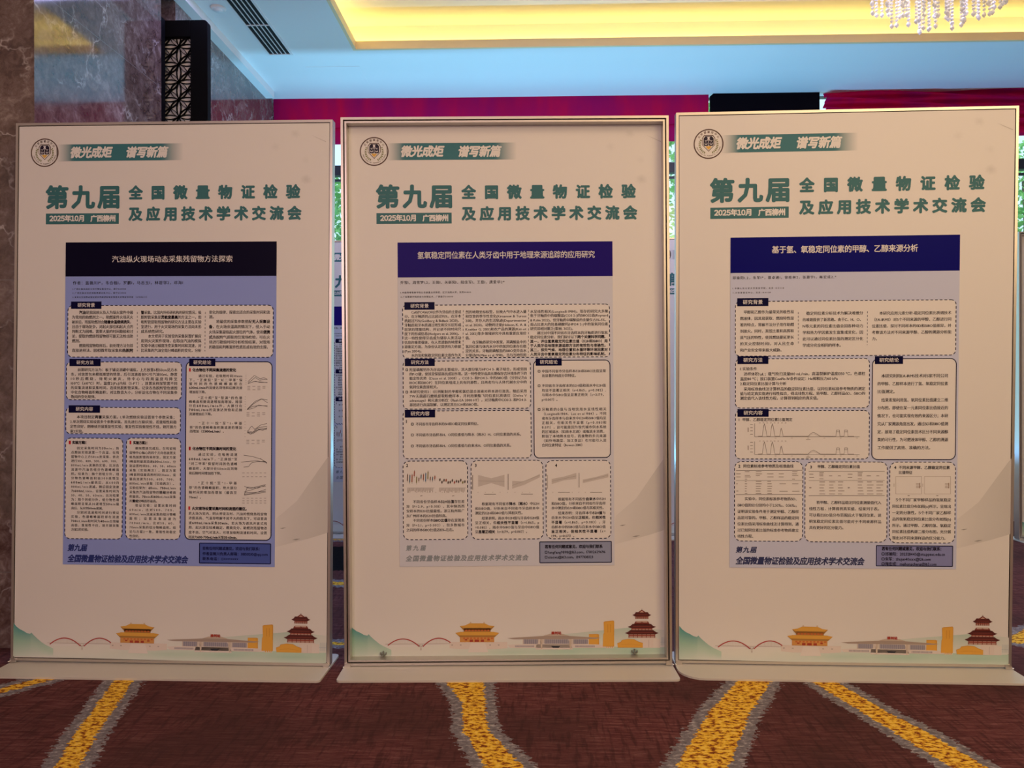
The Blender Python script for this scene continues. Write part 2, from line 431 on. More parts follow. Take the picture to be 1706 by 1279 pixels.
def swag(name, label, x0, x1, z0, z1, y):
    """cloth with sagging horizontal pleats"""
    n = int((x1-x0)/0.03); nz = 44; V = []; Fc = []
    for side in (0, 1):
        for j in range(nz+1):
            for i in range(n+1):
                u = i/n; t = j/nz; x = x0+(x1-x0)*u
                sag = 0.09*math.sin(math.pi*min(1, u*1.3))
                V.append((x, y-0.030*math.sin(t*26+sag*60+1.3*math.sin(x*2.1))-0.016*math.sin(t*61+x*3.0)+side*0.004, z0+(z1-z0)*t))
    k = (n+1)*(nz+1)
    for j in range(nz):
        for i in range(n):
            a = j*(n+1)+i
            Fc.append((a, a+1, a+n+2, a+n+1)); Fc.append((k+a, k+a+n+1, k+a+n+2, k+a+1))
    b = MB(); b.add(V, Fc); o = b.build(name, M['magenta'], smooth=True); tag(o, label, 'curtain'); return o
GX = hit(1365.5, 165, 1, 5.6).x; GX2 = hit(1371.5, 165, 1, 5.6).x; GX0 = hit(1183, 170, 1, 5.6).x
swag('draped_curtain', 'draped magenta curtain with pleats behind the right stand', GX2+0.012, XR, 2.85, ZC-0.0005, 5.60)
b = MB(); b.prism([(GX0, 2.86), (GX, 2.86), (GX, ZC-0.0005), (GX0+0.025, ZC-0.0005), (GX0, ZC-0.02)], 5.600, 5.612)
tag(b.build('blackout_panel', M['blackout']), 'black blackout panel between the magenta curtains under the ceiling', 'panel')

# garden beyond the glass
b = MB(); b.box(-9, 16, YB+0.13, 16, -0.05, 0.0)
tag(b.build('lawn', M['grass']), kind='structure')
def tree(x, y, h, r, label, seed, bot):
    rnd = random.Random(seed)
    t = empty('leafy_tree', Matrix.Translation((x, y, 0)))
    tag(t, label, 'tree', 'trees in the garden outside')
    b = MB(); b.tube([(0, 0, 0), (0.03, 0, h*0.4), (-0.02, 0.03, h*0.9)], 0.05, 8)
    b.build('trunk', M['bark'], t, True)
    b = MB()
    for _ in range(5200):
        a, rr = rnd.uniform(0, 6.283), r*math.sqrt(rnd.random())
        z = bot + (h-bot)*rnd.random()
        q = rr*(1.0-0.45*abs((z-bot)/(h-bot)-0.45)*2)
        c = Vector((q*math.cos(a), q*math.sin(a), z)); L = rnd.uniform(0.05, 0.10)
        d = Vector((rnd.gauss(0, 1), rnd.gauss(0, 1), rnd.gauss(-0.2, 0.7))).normalized(); s = d.orthogonal().normalized()
        s = (Matrix.Rotation(rnd.uniform(0, 6.28), 3, d) @ s)*L*0.28; nrm = d.cross(s).normalized()*L*0.06
        b.add([c-d*L*0.5, c+s+nrm, c+d*L*0.5, c-s+nrm], [(0, 1, 2, 3)])
    b.build('foliage', M['leaf'], t)
tree(-2.35, 8.2, 3.28, 0.85, 'tree seen in the gap between the left and middle stands', 1, 0.9)
tree(1.75, 8.0, 4.2, 1.0, 'tree seen in the narrow gap between the middle and right stands', 2, 0.9)
tree(5.25, 8.0, 3.5, 1.1, 'tree seen past the far right edge of the right stand', 3, 0.9)

# ------------------------------------------------------------------ black lattice screen by the marble
YS = 3.96
SR = hit(347.5, 100, 1, YS).x; ST = hit(310, 35, 1, YS).z
FR = hit(318.5, 100, 1, YS).x; FT = hit(300, 63, 1, YS).z; FL = -2.06
scr = empty('lattice_screen', Matrix.Translation(((SR+FL)/2, YS, 0)))
tag(scr, 'tall black screen with flower-petal fretwork standing against the marble wall', 'screen')
cx = (SR+FL)/2
def rr_corner(x, z, r, n=6):
    return [(x-r+r*math.sin(a*math.pi/2/n), z-r+r*math.cos(a*math.pi/2/n)) for a in range(n+1)]
b = MB()
b.prism([(FL-cx-0.06, 0), (FL-cx, 0), (FL-cx, ST), (FL-cx-0.06, ST)], -0.012, 0.030)
b.prism([(FR-cx, 0), (SR-cx, 0)] + list(reversed(rr_corner(SR-cx, ST, 0.022))) + [(FR-cx, ST)], -0.012, 0.030)
b.box(FL-cx, FR-cx, -0.012, 0.030, FT, ST); b.box(FL-cx, FR-cx, -0.012, 0.030, 0, 0.16)
b.build('screen_frame', M['black'], scr, bevel=0.003)
b = MB(); b.box(-2.00-cx, -1.952-cx, 3.905-YS, -0.012, 0, ST); b.build('return_post', M['black'], scr)
b = MB()
PT = 0.0945; x_node = hit(296.7, 106, 1, YS).x-cx; z_node = hit(296.7, 106, 1, YS).z
xa, xb, za, zb = FL-cx, FR-cx, 0.16, FT
def bar(p, q, bulge):
    """one petal side as a thin curved bar, clipped to the opening"""
    P, Q = Vector(p), Vector(q); d = Q-P; nrm = Vector((-d.y, d.x)).normalized(); L = d.length; N = 7; hw = 0.0013
    pts = [P+d*(k/N)+nrm*(bulge*L*4*(k/N)*(1-k/N)) for k in range(N+1)]
    for a, c in zip(pts, pts[1:]):
        m_ = (a+c)/2
        if not (xa <= m_.x <= xb and za <= m_.y <= zb): continue
        t = (c-a).normalized(); s = Vector((-t.y, t.x))*hw
        b.prism([tuple(a-s), tuple(c-s), tuple(c+s), tuple(a+s)], 0.002, 0.014)
for i in range(-6, 4):
    for j in range(-30, 6):
        x, z = x_node+i*PT, z_node+j*PT
        if z < za-PT or z > zb+PT or x < xa-PT or x > xb+PT: continue
        C = (x+PT/2, z+PT/2)
        for p, q in (((x, z), (x+PT, z)), ((x, z), (x, z+PT))):
            bar(p, q, 0.12); bar(p, q, -0.12)
        for q in ((x, z), (x+PT, z), (x, z+PT), (x+PT, z+PT)):
            bar(C, q, 0.12); bar(C, q, -0.12)
b.build('fretwork', M['black'], scr)
b = MB(); b.box(FL-cx, FR-cx, 0.018, 0.024, 0.16, FT); b.build('added_backing', M['added_pane'], scr)  # pale sheet added behind the fretwork to brighten its openings

# ------------------------------------------------------------------ crystal chandelier
CY = 3.55
pc = hit(1588, 0, 1, CY); zb_ = hit(1588, 37, 1, CY).z; r0 = (hit(1697, 0, 1, CY).x-hit(1478, 0, 1, CY).x)/2
ch = empty('crystal_chandelier', Matrix.Translation((pc.x, CY, ZR)))
tag(ch, 'crystal bead chandelier hanging in the lit ceiling coffer above the right stand', 'chandelier')
H0 = ZR
b = MB(); b.lathe([(0, 0), (0.10, 0), (0.10, -0.012), (0.055, -0.03), (0.012, -0.035), (0.012, -0.06), (0, -0.06)], 0, 0, 32)
b.build('canopy', M['gilt'], ch, True)
zt = -0.075
b = MB()
for k in range(3):
    rr = r0*1.16*(1-k*0.3)
    b.tube([(rr*math.cos(a*math.pi/20), rr*math.sin(a*math.pi/20), zt) for a in range(41)], 0.006, 8)
for k in range(4):
    a = k*math.pi/4; x, y = r0*1.16*math.cos(a), r0*1.16*math.sin(a); b.tube([(x, y, zt), (-x, -y, zt)], 0.005, 6)
b.build('hoop_frame', M['gilt'], ch, True)
for k in range(5):
    a = k*2*math.pi/5; b = MB(); x, y = 0.13*math.cos(a), 0.13*math.sin(a)
    b.lathe([(0, zt-0.055), (0.012, zt-0.048), (0.016, zt-0.033), (0.010, zt-0.015), (0.006, zt)], x, y, 12)
    b.build('bulb', M['bulb'], ch, True)
def bead(b, x, y, z, r, drop=1.0):
    n = 6
    V = [(x, y, z+r*drop)] + [(x+r*math.cos(k*math.pi/3), y+r*math.sin(k*math.pi/3), z+r*0.25) for k in range(n)] + \
        [(x+r*math.cos(k*math.pi/3), y+r*math.sin(k*math.pi/3), z-r*0.25) for k in range(n)] + [(x, y, z-r*drop)]
    Fc = [(0, 1+k, 1+(k+1) % n) for k in range(n)] + [(1+k, 1+n+k, 1+n+(k+1) % n, 1+(k+1) % n) for k in range(n)] + \
         [(1+n+k, 2*n+1, 1+n+(k+1) % n) for k in range(n)]
    b.add(V, Fc)
rnd = random.Random(11); depth = (ZR+zt) - zb_
ns = 0
for ring, cnt in ((1.13, 34), (0.92, 27), (0.70, 20), (0.46, 12), (0.2, 5)):
    for k in range(cnt):
        a = 2*math.pi*(k+rnd.uniform(-0.2, 0.2))/cnt; rr = r0*ring
        L = depth*(0.20+0.80*math.sqrt(max(0.0, 1-(ring/1.75)**2)))*rnd.uniform(0.86, 1.0)
        b = MB(); x, y = rr*math.cos(a), rr*math.sin(a); z = zt-0.012
        while z > zt-L+0.02:
            bead(b, x, y, z, 0.0080); z -= 0.0175
        bead(b, x, y, z-0.006, 0.0105, 1.5)
        b.build('crystal_strand', M['crystal'], ch); ns += 1
pl_ = bpy.data.lights.new('chandelier_glow', 'POINT'); pl_.energy = 9; pl_.color = (1, 0.8, 0.55); pl_.shadow_soft_size = 0.08
po = bpy.data.objects.new('chandelier_glow', pl_); col.objects.link(po); po.location = (pc.x, CY, ZR-0.2)

# ------------------------------------------------------------------ lettering: every glyph is cached once as a flat mesh
_fc = bpy.data.curves.new('glyph', 'FONT'); _fc.resolution_u = 2
_fo = bpy.data.objects.new('glyph', _fc); col.objects.link(_fo)
_gl = {}
EM = 0.97
def glyph(c):
    if c not in _gl:
        _fc.body = c
        dg = bpy.context.evaluated_depsgraph_get(); dg.update()
        e = _fo.evaluated_get(dg)
        me_ = e.to_mesh()
        v = [(p.co.x, p.co.y) for p in me_.vertices]; f = [tuple(p.vertices) for p in me_.polygons]
        e.to_mesh_clear()
        if 0xFF10 <= ord(c) <= 0xFF19:                       # upright figures of the same cut as the characters
            x0 = min(p[0] for p in v); x1 = max(p[0] for p in v); q = max(0.0, (0.50-(x1-x0))/2)
            v = [(x-x0+q+0.03, y) for x, y in v]
            _gl[c] = ([(x/EM, y/EM) for x, y in v], f, (x1-x0+2*q+0.06)/EM); return _gl[c]
        wide = ord(c) > 0x2E7F
        if wide: adv = 1.0
        elif not v: adv = 0.28
        else:
            x0 = min(p[0] for p in v); x1 = max(p[0] for p in v)
            v = [(x-x0+0.04, y) for x, y in v]; adv = (x1-x0+0.08)/EM
        _gl[c] = ([(x/EM, y/EM) for x, y in v], f, adv)
    return _gl[c]
_k = glyph('国')[0]
KY = (min(p[1] for p in _k)+max(p[1] for p in _k))/2; KH = max(p[1] for p in _k)-min(p[1] for p in _k)
KW = max(p[0] for p in _k)-min(p[0] for p in _k)
THIN = [(-0.017, 0.0), (0.017, 0.0)]
RING = [(0, 0)] + [(math.cos(t*math.pi/4), math.sin(t*math.pi/4)) for t in range(8)]

class Print:
    """printed shapes on a sheet; coordinates are metres across and up the sheet, each layer 0.25 mm in front of the last"""
    def __init__(s, y0=0.0): s.v, s.f, s.c, s.y0 = [], [], [], y0
    def add(s, pts, faces, ink, layer, y=None):
        n = len(s.v); yy = s.y0-layer*0.00018 if y is None else y
        s.v += [(p[0], yy, p[1]) for p in pts]
        s.f += [tuple(i+n for i in f) for f in faces]
        s.c += list(ink) if isinstance(ink, list) else [ink]*len(pts)
    def poly(s, pts, ink, layer=1): s.add(pts, [tuple(range(len(pts)))], ink, layer)
    def rect(s, x0, z0, x1, z1, ink, layer=1): s.poly([(x0, z0), (x1, z0), (x1, z1), (x0, z1)], ink, layer)
    def line(s, pts, w, ink, layer=2):
        for a, b in zip(pts, pts[1:]):
            dx, dz = b[0]-a[0], b[1]-a[1]; L = math.hypot(dx, dz) or 1e-9
            nx, nz = -dz/L*w/2, dx/L*w/2
            s.poly([(a[0]-nx, a[1]-nz), (b[0]-nx, b[1]-nz), (b[0]+nx, b[1]+nz), (a[0]+nx, a[1]+nz)], ink, layer)
    def dashes(s, pts, w, dash, gap, ink, layer=2):
        pos = 0.0; P = dash+gap
        for a, b in zip(pts, pts[1:]):
            L = math.hypot(b[0]-a[0], b[1]-a[1]); t = 0.0
            while t < L-1e-9:
                q = pos % P
                st = (dash-q) if q < dash else (P-q)
                st = min(max(st, 1e-6), L-t)
                if q < dash:
                    s.line([(a[0]+(b[0]-a[0])*t/L, a[1]+(b[1]-a[1])*t/L), (a[0]+(b[0]-a[0])*(t+st)/L, a[1]+(b[1]-a[1])*(t+st)/L)], w, ink, layer)
                t += st; pos += st
    def disc(s, cx, cz, r, ink, layer=1, n=48, r2=None):
        o = [(cx+r*math.cos(2*math.pi*k/n), cz+r*math.sin(2*math.pi*k/n)) for k in range(n)]
        if r2 is None: s.poly(o, ink, layer)
        else:
            i_ = [(cx+r2*math.cos(2*math.pi*k/n), cz+r2*math.sin(2*math.pi*k/n)) for k in range(n)]
            s.add(o+i_, [(k, (k+1) % n, n+(k+1) % n, n+k) for k in range(n)], ink, layer)
    def text(s, body, x0, zc, em, ink, layer=3, x1=None, bold=0.0, shear=0.0, fit='space', wx=1.0, hz=1.0):
        """one line starting at x0, centred on zc; with x1 it is set out to end there. [ ] = bold passage"""
        items = []; b = False
        for c in body:
            if c == '[': b = True
            elif c == ']': b = False
            else: items.append((c, b))
        lead = 0
        while items and items[0][0] == '　': items.pop(0); lead += 1
        x0 = x0+lead*em*wx
        adv = [glyph(c)[2]*em*wx for c, _ in items]
        gap, sx = 0.0, 1.0
        if x1 is not None and len(items) > 1:
            nat = sum(adv); want = x1-x0
            if fit == 'space' and nat <= want: gap = (want-nat)/(len(items)-1)
            else: sx = want/nat
        x = x0
        for (c, bb_), ad in zip(items, adv):
            v, f, _ = glyph(c)
            bo = max(bold, 0.035 if bb_ else 0.0)
            for k, (ox, oz) in enumerate(RING if bo else THIN):
                pts = []
                for px, pz in v:
                    u, w_ = px+ox*(bo or 1.0), (pz-KY+oz*(bo or 1.0))*hz
                    pts.append((x+(u+shear*w_)*em*wx*sx, zc+w_*em))
                s.add(pts, f, ink, layer, None if not k else s.y0-layer*0.00018-k*0.000008)
            x += ad*sx+gap
    def arc_text(s, body, cx, cz, r, a0, a1, em, ink, layer=3, inward=False, bold=0.0):
        n = len(body)
        for k, c in enumerate(body):
            a = a0+(a1-a0)*(k/(n-1)); v, f, ad = glyph(c); ca, sa = math.cos(a), math.sin(a)
            for ox, oz in (RING if bold else RING[:1]):
                pts = []
                for px, pz in v:
                    u, w_ = (px-ad/2+ox*bold)*em, (pz-KY+oz*bold)*em
                    if inward: q = (cx+ca*(r-w_)-sa*u*1, cz+sa*(r-w_)+ca*u*1)
                    else: q = (cx+ca*(r+w_)+sa*u, cz+sa*(r+w_)-ca*u)
                    pts.append(q)
                s.add(pts, f, ink, layer)
    def build(s, name, mat, parent=None, origin=(0, 0)):
        me = bpy.data.meshes.new(name)
        me.from_pydata([(x-origin[0], y, z-origin[1]) for x, y, z in s.v], [], s.f)
        at = me.color_attributes.new('ink', 'FLOAT_COLOR', 'POINT')
        at.data.foreach_set('color', [q for c in s.c for q in (c[0], c[1], c[2], 1.0)])
        # every printed face looks out of the sheet (towards -y)
        bm = bmesh.new(); bm.from_mesh(me); bm.normal_update()
        bmesh.ops.reverse_faces(bm, faces=[f for f in bm.faces if f.normal.y > 0.2])
        bm.to_mesh(me); bm.free()
        return link_mesh(name, me, mat, parent)

# ------------------------------------------------------------------ the display stands
SW, SH, SZ = 1.1968, 2.0, 0.012
def board_matrix(x, y, yaw, lean, roll):
    base = Matrix.Translation((x, y, 0)) @ Matrix.Rotation(R(yaw), 4, 'Z')
    tilt = Matrix.Translation((0, 0, SZ)) @ Matrix.Rotation(R(lean), 4, 'X') @ Matrix.Rotation(R(-roll), 4, 'Y')
    return base, tilt
POSE = [(-1.3367, 2.7136, -0.813, -0.761, -0.269), (-0.0865, 2.7254, 1.698, -0.068, 0.269), (1.1249, 2.7450, -1.189, 1.475, 0.106)]
class Map:
    """photo pixels -> metres on the plane of one board (plane yoff behind the front of its frame)"""
    def __init__(s, pose, yoff=0.0):
        b, t = board_matrix(*pose); s.i = (b @ t).inverted(); s.y = yoff
        s.o = s.i @ CAM; s.r = s.i.to_3x3()
    def __call__(s, px, py):
        d = s.r @ ray(px, py); k = (s.y-s.o.y)/d.y; p = s.o+d*k
        return (p.x, p.z)
TEAL, TEAL2 = (0.042, 0.170, 0.195), (0.042, 0.185, 0.225)
WHITE, PANELW = (0.80, 0.80, 0.79), (0.78, 0.78, 0.77)
MP2 = Map(POSE[1], 0.040)
q2 = lambda s, ox, oy: (lambda x, y: MP2(ox+x/s, oy+y/s))
A4, A6 = q2(2.9414, 550, 0), q2(2.9414, 550, 980)
def build_emblem(par):
    p = Print(); cx, cz = MP2(623.4, 252.3); U = 0.0022*24.3/24.6        # one photo pixel on the board
    r = 24.5*U
    p.disc(cx, cz, r, WHITE, 1); BR = (0.10, 0.055, 0.045)
    p.disc(cx, cz, r, BR, 2, 64, r-1.9*U)
    sh = lambda k: [(cx+x*U*k, cz+(z*k+(1-k)*1.0)*U) for x, z in ((-7.4, 14.4), (7.4, 14.4), (10.8, 9.4), (10.8, -1.5), (0, -12.6), (-10.8, -1.5), (-10.8, 9.4))]
    p.poly(sh(1.0), BR, 2); p.poly(sh(0.90), WHITE, 3)
    P4 = lambda pts, ink, l: p.poly([(cx+x*U, cz+z*U) for x, z in pts], ink, l)
    P4([(-5.4, 12.6), (5.4, 12.6), (8.2, 9.0), (8.2, -1.8), (7.0, -3.2), (-7.0, -3.2), (-8.2, -1.8), (-8.2, 9.0)], (0.016, 0.010, 0.032), 4)
    P4([(-5.0, -4.6), (-2.2, -3.4), (0, -4.2), (2.2, -3.4), (5.0, -4.6), (0, -9.8)], (0.75, 0.46, 0.09), 4)
    W = (0.75, 0.74, 0.78)
    P4([(-2.5, 6.7), (-1.2, 9.0), (-2.5, 11.4), (2.5, 11.4), (1.2, 9.0), (2.5, 6.7)], W, 5)
    P4([(-0.35, -3.0), (0.35, -3.0), (0.35, 5.6), (-0.35, 5.6)], W, 5); P4([(-6.4, 5.0), (6.4, 5.0), (6.4, 5.6), (-6.4, 5.6)], W, 5)
    P4([(-1.6, -3.1), (1.6, -3.1), (1.0, -2.4), (-1.0, -2.4)], W, 5)
    for sx in (-1, 1):
        t = cx+sx*4.3*U
        p.line([(t-2.3*U, cz+0.3*U), (t, cz+5.0*U), (t+2.3*U, cz+0.3*U)], 0.32*U, W, 5)
        p.poly([(t-2.7*U, cz+0.3*U), (t+2.7*U, cz+0.3*U), (t+1.6*U, cz-1.2*U), (t-1.6*U, cz-1.2*U)], W, 5)
        for i in range(9):                                              # laurel branch
            a = R(-68+i*11.5); bx, bz = cx+sx*14.6*U*math.cos(a), cz-1.0*U+14.6*U*math.sin(a)
            for o in (-1, 1):
                th = a+math.pi/2+o*0.6; L, w = 3.0*U, 0.85*U
                ux, uz = sx*math.cos(th), math.sin(th)
                p.poly([(bx, bz), (bx+ux*L*0.5-uz*w, bz+uz*L*0.5+ux*w), (bx+ux*L, bz+uz*L), (bx+ux*L*0.5+uz*w, bz+uz*L*0.5-ux*w)], (0.17, 0.19, 0.04), 3)
    p.arc_text('公安部鉴定中心', cx, cz, 19.4*U, R(144), R(36), 4.2*U, (0.22, 0.15, 0.13), 3, bold=0.02)
    p.arc_text('INSTITUTE OF FORENSIC SCIENCE', cx, cz, 19.6*U, R(196), R(344), 2.5*U, (0.25, 0.18, 0.16), 3, inward=True, bold=0.03)
    return p.build('emblem', M['ink'], par)
def build_slogan(par):
    p = Print()
    x0, z1 = A4(275, 702); x1, z0 = A4(915, 781)
    n = 40; f = [0, 0.10, 0.86, 1.0]
    def shade(t):
        k = 1.0
        if t < 0.13: k = (t/0.13)**1.2
        if t > 0.84: k = max(0.0, 1-(t-0.84)/0.16)
        return tuple(PANELW[i]*(1-k)+TEAL2[i]*k for i in range(3))
    xs_ = [x0+(x1-x0)*k/n for k in range(n+1)]
    p.add([(x, z0) for x in xs_]+[(x, z1) for x in xs_], [(k, k+1, n+2+k, n+1+k) for k in range(n)], [shade(k/n) for k in range(n+1)]*2, 1)
    for a, b_, s in ((348, 556, '微光成炬'), (628, 836, '谱写新篇')):
        xa, z = A4(a, 743); xb, _ = A4(b_, 743); h = 52/2.94*0.0022
        p.text(s, xa, z, h/KH*0.97, WHITE, 3, x1=xb, bold=0.045, shear=0.20)
    return p.build('slogan_banner', M['ink'], par)
def build_title(par, name='ordinal_heading'):
    p = Print()
    def ln(s, a, b_, y, hpx, bold, layer=3, ink=TEAL, end=None):
        xa, z = A4(a, y); xb, _ = A4(b_, y); em = hpx/2.9414*0.00219/(KH+2*bold)
        m = (1-KW)/2*em
        p.text(s, xa-m*0.6, z, em, ink, layer, x1=xb+m*0.6, bold=bold)
    if name == 'ordinal_heading': ln('第九届', 228, 597, 966, 115, 0.043)
    else:
        ln('全国微量物证检验', 647, 1492, 943, 69, 0.050)
        ln('及应用技术学术交流会', 648, 1500, 1048, 69, 0.050)
    return p.build(name, M['ink'], par)
def build_date(par):
    p = Print(); x0, z1 = A4(227, 1044); x1, z0 = A4(596, 1095)
    p.rect(x0, z0, x1, z1, TEAL, 1)
    for s, a, b_ in (('２０２５年１０月', 246, 424), ('广西柳州', 453, 580)):
        xa, z = A4(a, 1069); xb, _ = A4(b_, 1069)
        p.text(s, xa, z, 30/2.94*0.0022/KH, WHITE, 3, x1=xb, bold=0.05)
    return p.build('date_plate', M['ink'], par)
def build_skyline(par, width=(98, 1655)):
    p = Print(); Z = A6
    def P_(pts, ink, layer=2): p.poly([Z(x, y) for x, y in pts], ink, layer)
    def Rr(x0, y0, x1, y1, ink, layer=2): P_([(x0, y1), (x1, y1), (x1, y0), (x0, y0)], ink, layer)
    PALE, MINT, GREEN, DEEP = (0.74, 0.77, 0.72), (0.50, 0.68, 0.58), (0.30, 0.55, 0.44), (0.10, 0.36, 0.36)
    xl, xr = 97, 1652
    # water: pale at the foot, greener to the right
    xs_ = [xl+(xr-xl)*k/30 for k in range(31)]
    top = [(x, 283+6*math.sin(k*0.5)) for k, x in enumerate(xs_)]; mid = [(x, 312) for x in xs_]; bot = [(x, 343) for x in xs_]
    mixc = lambda a, b, t: tuple(a[i]*(1-t)+b[i]*t for i in range(3))
    V = [Z(*q) for q in top+mid+bot]
    C = [mixc(PANELW, MINT, min(1, max(0, (k-9)/14)))  if k > 9 else mixc(PANELW, PALE, 0.6) for k in range(31)]
    C2 = [mixc(PALE, mixc(MINT, GREEN, 0.45*max(0, (k-12)/18)), min(1, max(0, (k-8)/8))*(0.85+0.15*math.sin(k))) for k in range(31)]
    C3 = [mixc(PANELW, MINT, 0.25+0.35*k/30) for k in range(31)]
    p.add(V, [(k+31, k+32, k+1, k) for k in range(30)]+[(k+62, k+63, k+32, k+31) for k in range(30)], C+C2+C3, 1)
    # distant hills on the right
    hs = [(830, 250), (960, 243), (1100, 228), (1250, 213), (1400, 198), (1480, 190), (1600, 200), (xr, 205)]
    p.add([Z(*q) for q in hs]+[Z(x, 285) for x, _ in hs], [(k+8, k+9, k+1, k) for k in range(7)],
          [mixc(PANELW, GREEN, t) for t in (0, 0.10, 0.25, 0.38, 0.5, 0.62, 0.3, 0.15)]+[mixc(PANELW, PALE, 0.8)]*8, 2)
    # mountain at the left edge
    ms_ = [(xl, 178), (112, 196), (130, 209), (150, 218), (165, 227), (182, 231), (189, 224), (200, 236), (218, 252), (240, 270), (262, 283), (300, 300)]
    n = len(ms_)
    low = [(x, y+(340-y)*0.42) for x, y in ms_]; bt = [(x, 343) for x, _ in ms_]
    p.add([Z(*q) for q in ms_+low+bt], [(k+n, k+n+1, k+1, k) for k in range(n-1)]+[(k+2*n, k+2*n+1, k+n+1, k+n) for k in range(n-1)],
          [mixc(DEEP, MINT, (k/(n-1))**1.6) for k in range(n)]+[mixc(GREEN, MINT, min(1, k/(n-2)*1.2)) for k in range(n)]+[mixc(MINT, PANELW, 0.35+0.5*k/(n-1)) for k in range(n)], 3)
    # double-arched bridge
    RED, GR = (0.42, 0.055, 0.055), (0.36, 0.32, 0.30)
    u = 0.00219/2.94
    for x0, xm, x1, yp, y0, y1 in ((283, 360, 437, 247, 279, 284), (455, 528, 590, 244, 284, 265)):
        pts = []
        for k in range(25):
            t = k/24; x = x0+(x1-x0)*t
            y = (y0*(1-t)+y1*t) - (4*t*(1-t))*((y0+y1)/2-yp)
            pts.append(Z(x, y))
        p.line(pts, 5.0*u, RED, 5)
        for k in range(3, 22):
            t = k/24; x = x0+(x1-x0)*t; y = (y0*(1-t)+y1*t)-(4*t*(1-t))*((y0+y1)/2-yp)
            p.line([Z(x, y), Z(x, 272)], 0.8*u, (0.62, 0.56, 0.53), 4)
    p.line([Z(270, 272.5), Z(588, 270)], 2.0*u, (0.50, 0.45, 0.42), 4)
    for dx in (-9, 9): p.line([Z(445+dx, 276), Z(445, 292)], 3*u, GR, 5)
    Rr(442, 278, 449, 300, (0.70, 0.66, 0.62), 6); Rr(444, 292, 447, 303, GR, 7)
    # white terrace and palace with a double golden roof
    STONE, GOLD, ORED, DRED = (0.74, 0.67, 0.63), (0.72, 0.40, 0.075), (0.60, 0.17, 0.05), (0.40, 0.06, 0.035)
    P_([(585, 262), (868, 262), (868, 292), (810, 297), (640, 297), (585, 292)], STONE, 4)
    P_([(690, 266), (760, 266), (775, 312), (675, 312)], (0.77, 0.73, 0.70), 5)
    for x in (594, 636, 780, 822): Rr(x, 274, x+8, 279, (0.45, 0.40, 0.38), 5)
    Rr(636, 212, 804, 263, (0.66, 0.33, 0.10), 4)
    P_([(613, 217), (630, 226), (812, 226), (829, 217), (806, 238), (636, 238)], (0.42, 0.22, 0.06), 6)
    P_([(613, 217), (640, 212), (800, 212), (829, 217), (812, 229), (630, 229)], GOLD, 7)
    for k in range(9): Rr(652+k*17, 240, 662+k*17, 247, ORED, 6)
    for x in (684, 708, 738): Rr(x, 250, x+(16 if x != 708 else 22), 261, DRED, 6)
    for x in (660, 770): Rr(x, 248, x+12, 254, DRED, 6)
    Rr(655, 195, 786, 213, (0.42, 0.20, 0.06), 5)
    for k in range(8): Rr(662+k*15.5, 201, 672+k*15.5, 209, ORED, 6)
    P_([(635, 184), (655, 188), (783, 188), (806, 184), (785, 206), (655, 206)], (0.42, 0.22, 0.06), 5)
    P_([(635, 184), (662, 180), (683, 170), (757, 170), (778, 180), (806, 184), (788, 192), (652, 192)], GOLD, 7)
    for x in (684, 750): P_([(x, 171), (x+2, 163), (x+7, 163), (x+9, 171)], (0.66, 0.55, 0.40), 7)
    # railway station with its sign
    ROOF, WIN, LT = (0.40, 0.33, 0.29), (0.30, 0.29, 0.36), (0.74, 0.68, 0.65)
    Rr(943, 246, 1268, 274, (0.66, 0.60, 0.55), 4)
    for a, b_ in ((948, 1018), (1050, 1170), (1192, 1262)):
        Rr(a, 249, b_, 271, WIN, 5)
        for k in range(int((b_-a)/10)): Rr(a+3+k*10, 249, a+4.5+k*10, 271, (0.50, 0.48, 0.52), 6)
    P_([(870, 276), (882, 290), (1350, 290), (1345, 276), (1300, 273), (905, 273)], LT, 6)
    P_([(1005, 298), (1012, 270), (1180, 270), (1190, 298)], LT, 6)
    for x in (1030, 1172): P_([(x, 246), (x+12, 246), (x+9, 296), (x+3, 296)], (0.62, 0.54, 0.46), 7); P_([(x-6, 246), (x, 246), (x+5, 270), (x+3, 270)], LT, 7)
    Rr(906, 278, 1000, 287, (0.40, 0.37, 0.42), 7); Rr(1200, 278, 1296, 287, (0.40, 0.37, 0.42), 7)
    for k in range(15): Rr(910+k*6, 278, 911.5+k*6, 287, LT, 8); Rr(1204+k*6, 278, 1205.5+k*6, 287, LT, 8)
    P_([(1083, 281), (1128, 281), (1120, 290), (1091, 290)], (0.03, 0.035, 0.05), 8)
    P_([(868, 243), (905, 240), (1045, 232), (1075, 222), (1140, 222), (1170, 232), (1290, 239), (1325, 241), (1300, 246), (900, 248)], ROOF, 8)
    P_([(1045, 231), (1075, 222), (1140, 222), (1170, 231)], (0.55, 0.47, 0.40), 9)
    xa, zz = Z(1084, 218); xb, _ = Z(1132, 218); p.text('柳州站', xa, zz, 14*u/KH, (0.40, 0.05, 0.03), 9, x1=xb, bold=0.05)
    # yellow towers and hall
    YEL, YD = (0.78, 0.42, 0.07), (0.60, 0.27, 0.045)
    Rr(1268, 224, 1318, 274, YEL, 5); p.line([Z(1268, 224), Z(1312, 223), Z(1318, 272)], 1.4*u, YD, 6)
    P_([(1340, 165), (1346, 161), (1388, 157), (1391, 162), (1392, 284), (1336, 284), (1338, 225), (1342, 215)], YEL, 7)
    p.line([Z(1340, 165), Z(1346, 161), Z(1388, 157), Z(1391, 162), Z(1391, 230)], 1.6*u, YD, 8)
    Rr(1360, 175, 1362, 215, YD, 8); Rr(1372, 175, 1374, 215, YD, 8)
    Rr(1350, 283, 1390, 292, (0.74, 0.70, 0.62), 7)
    for k in range(4): Rr(1354+k*9, 283, 1358+k*9, 290, YEL, 8)
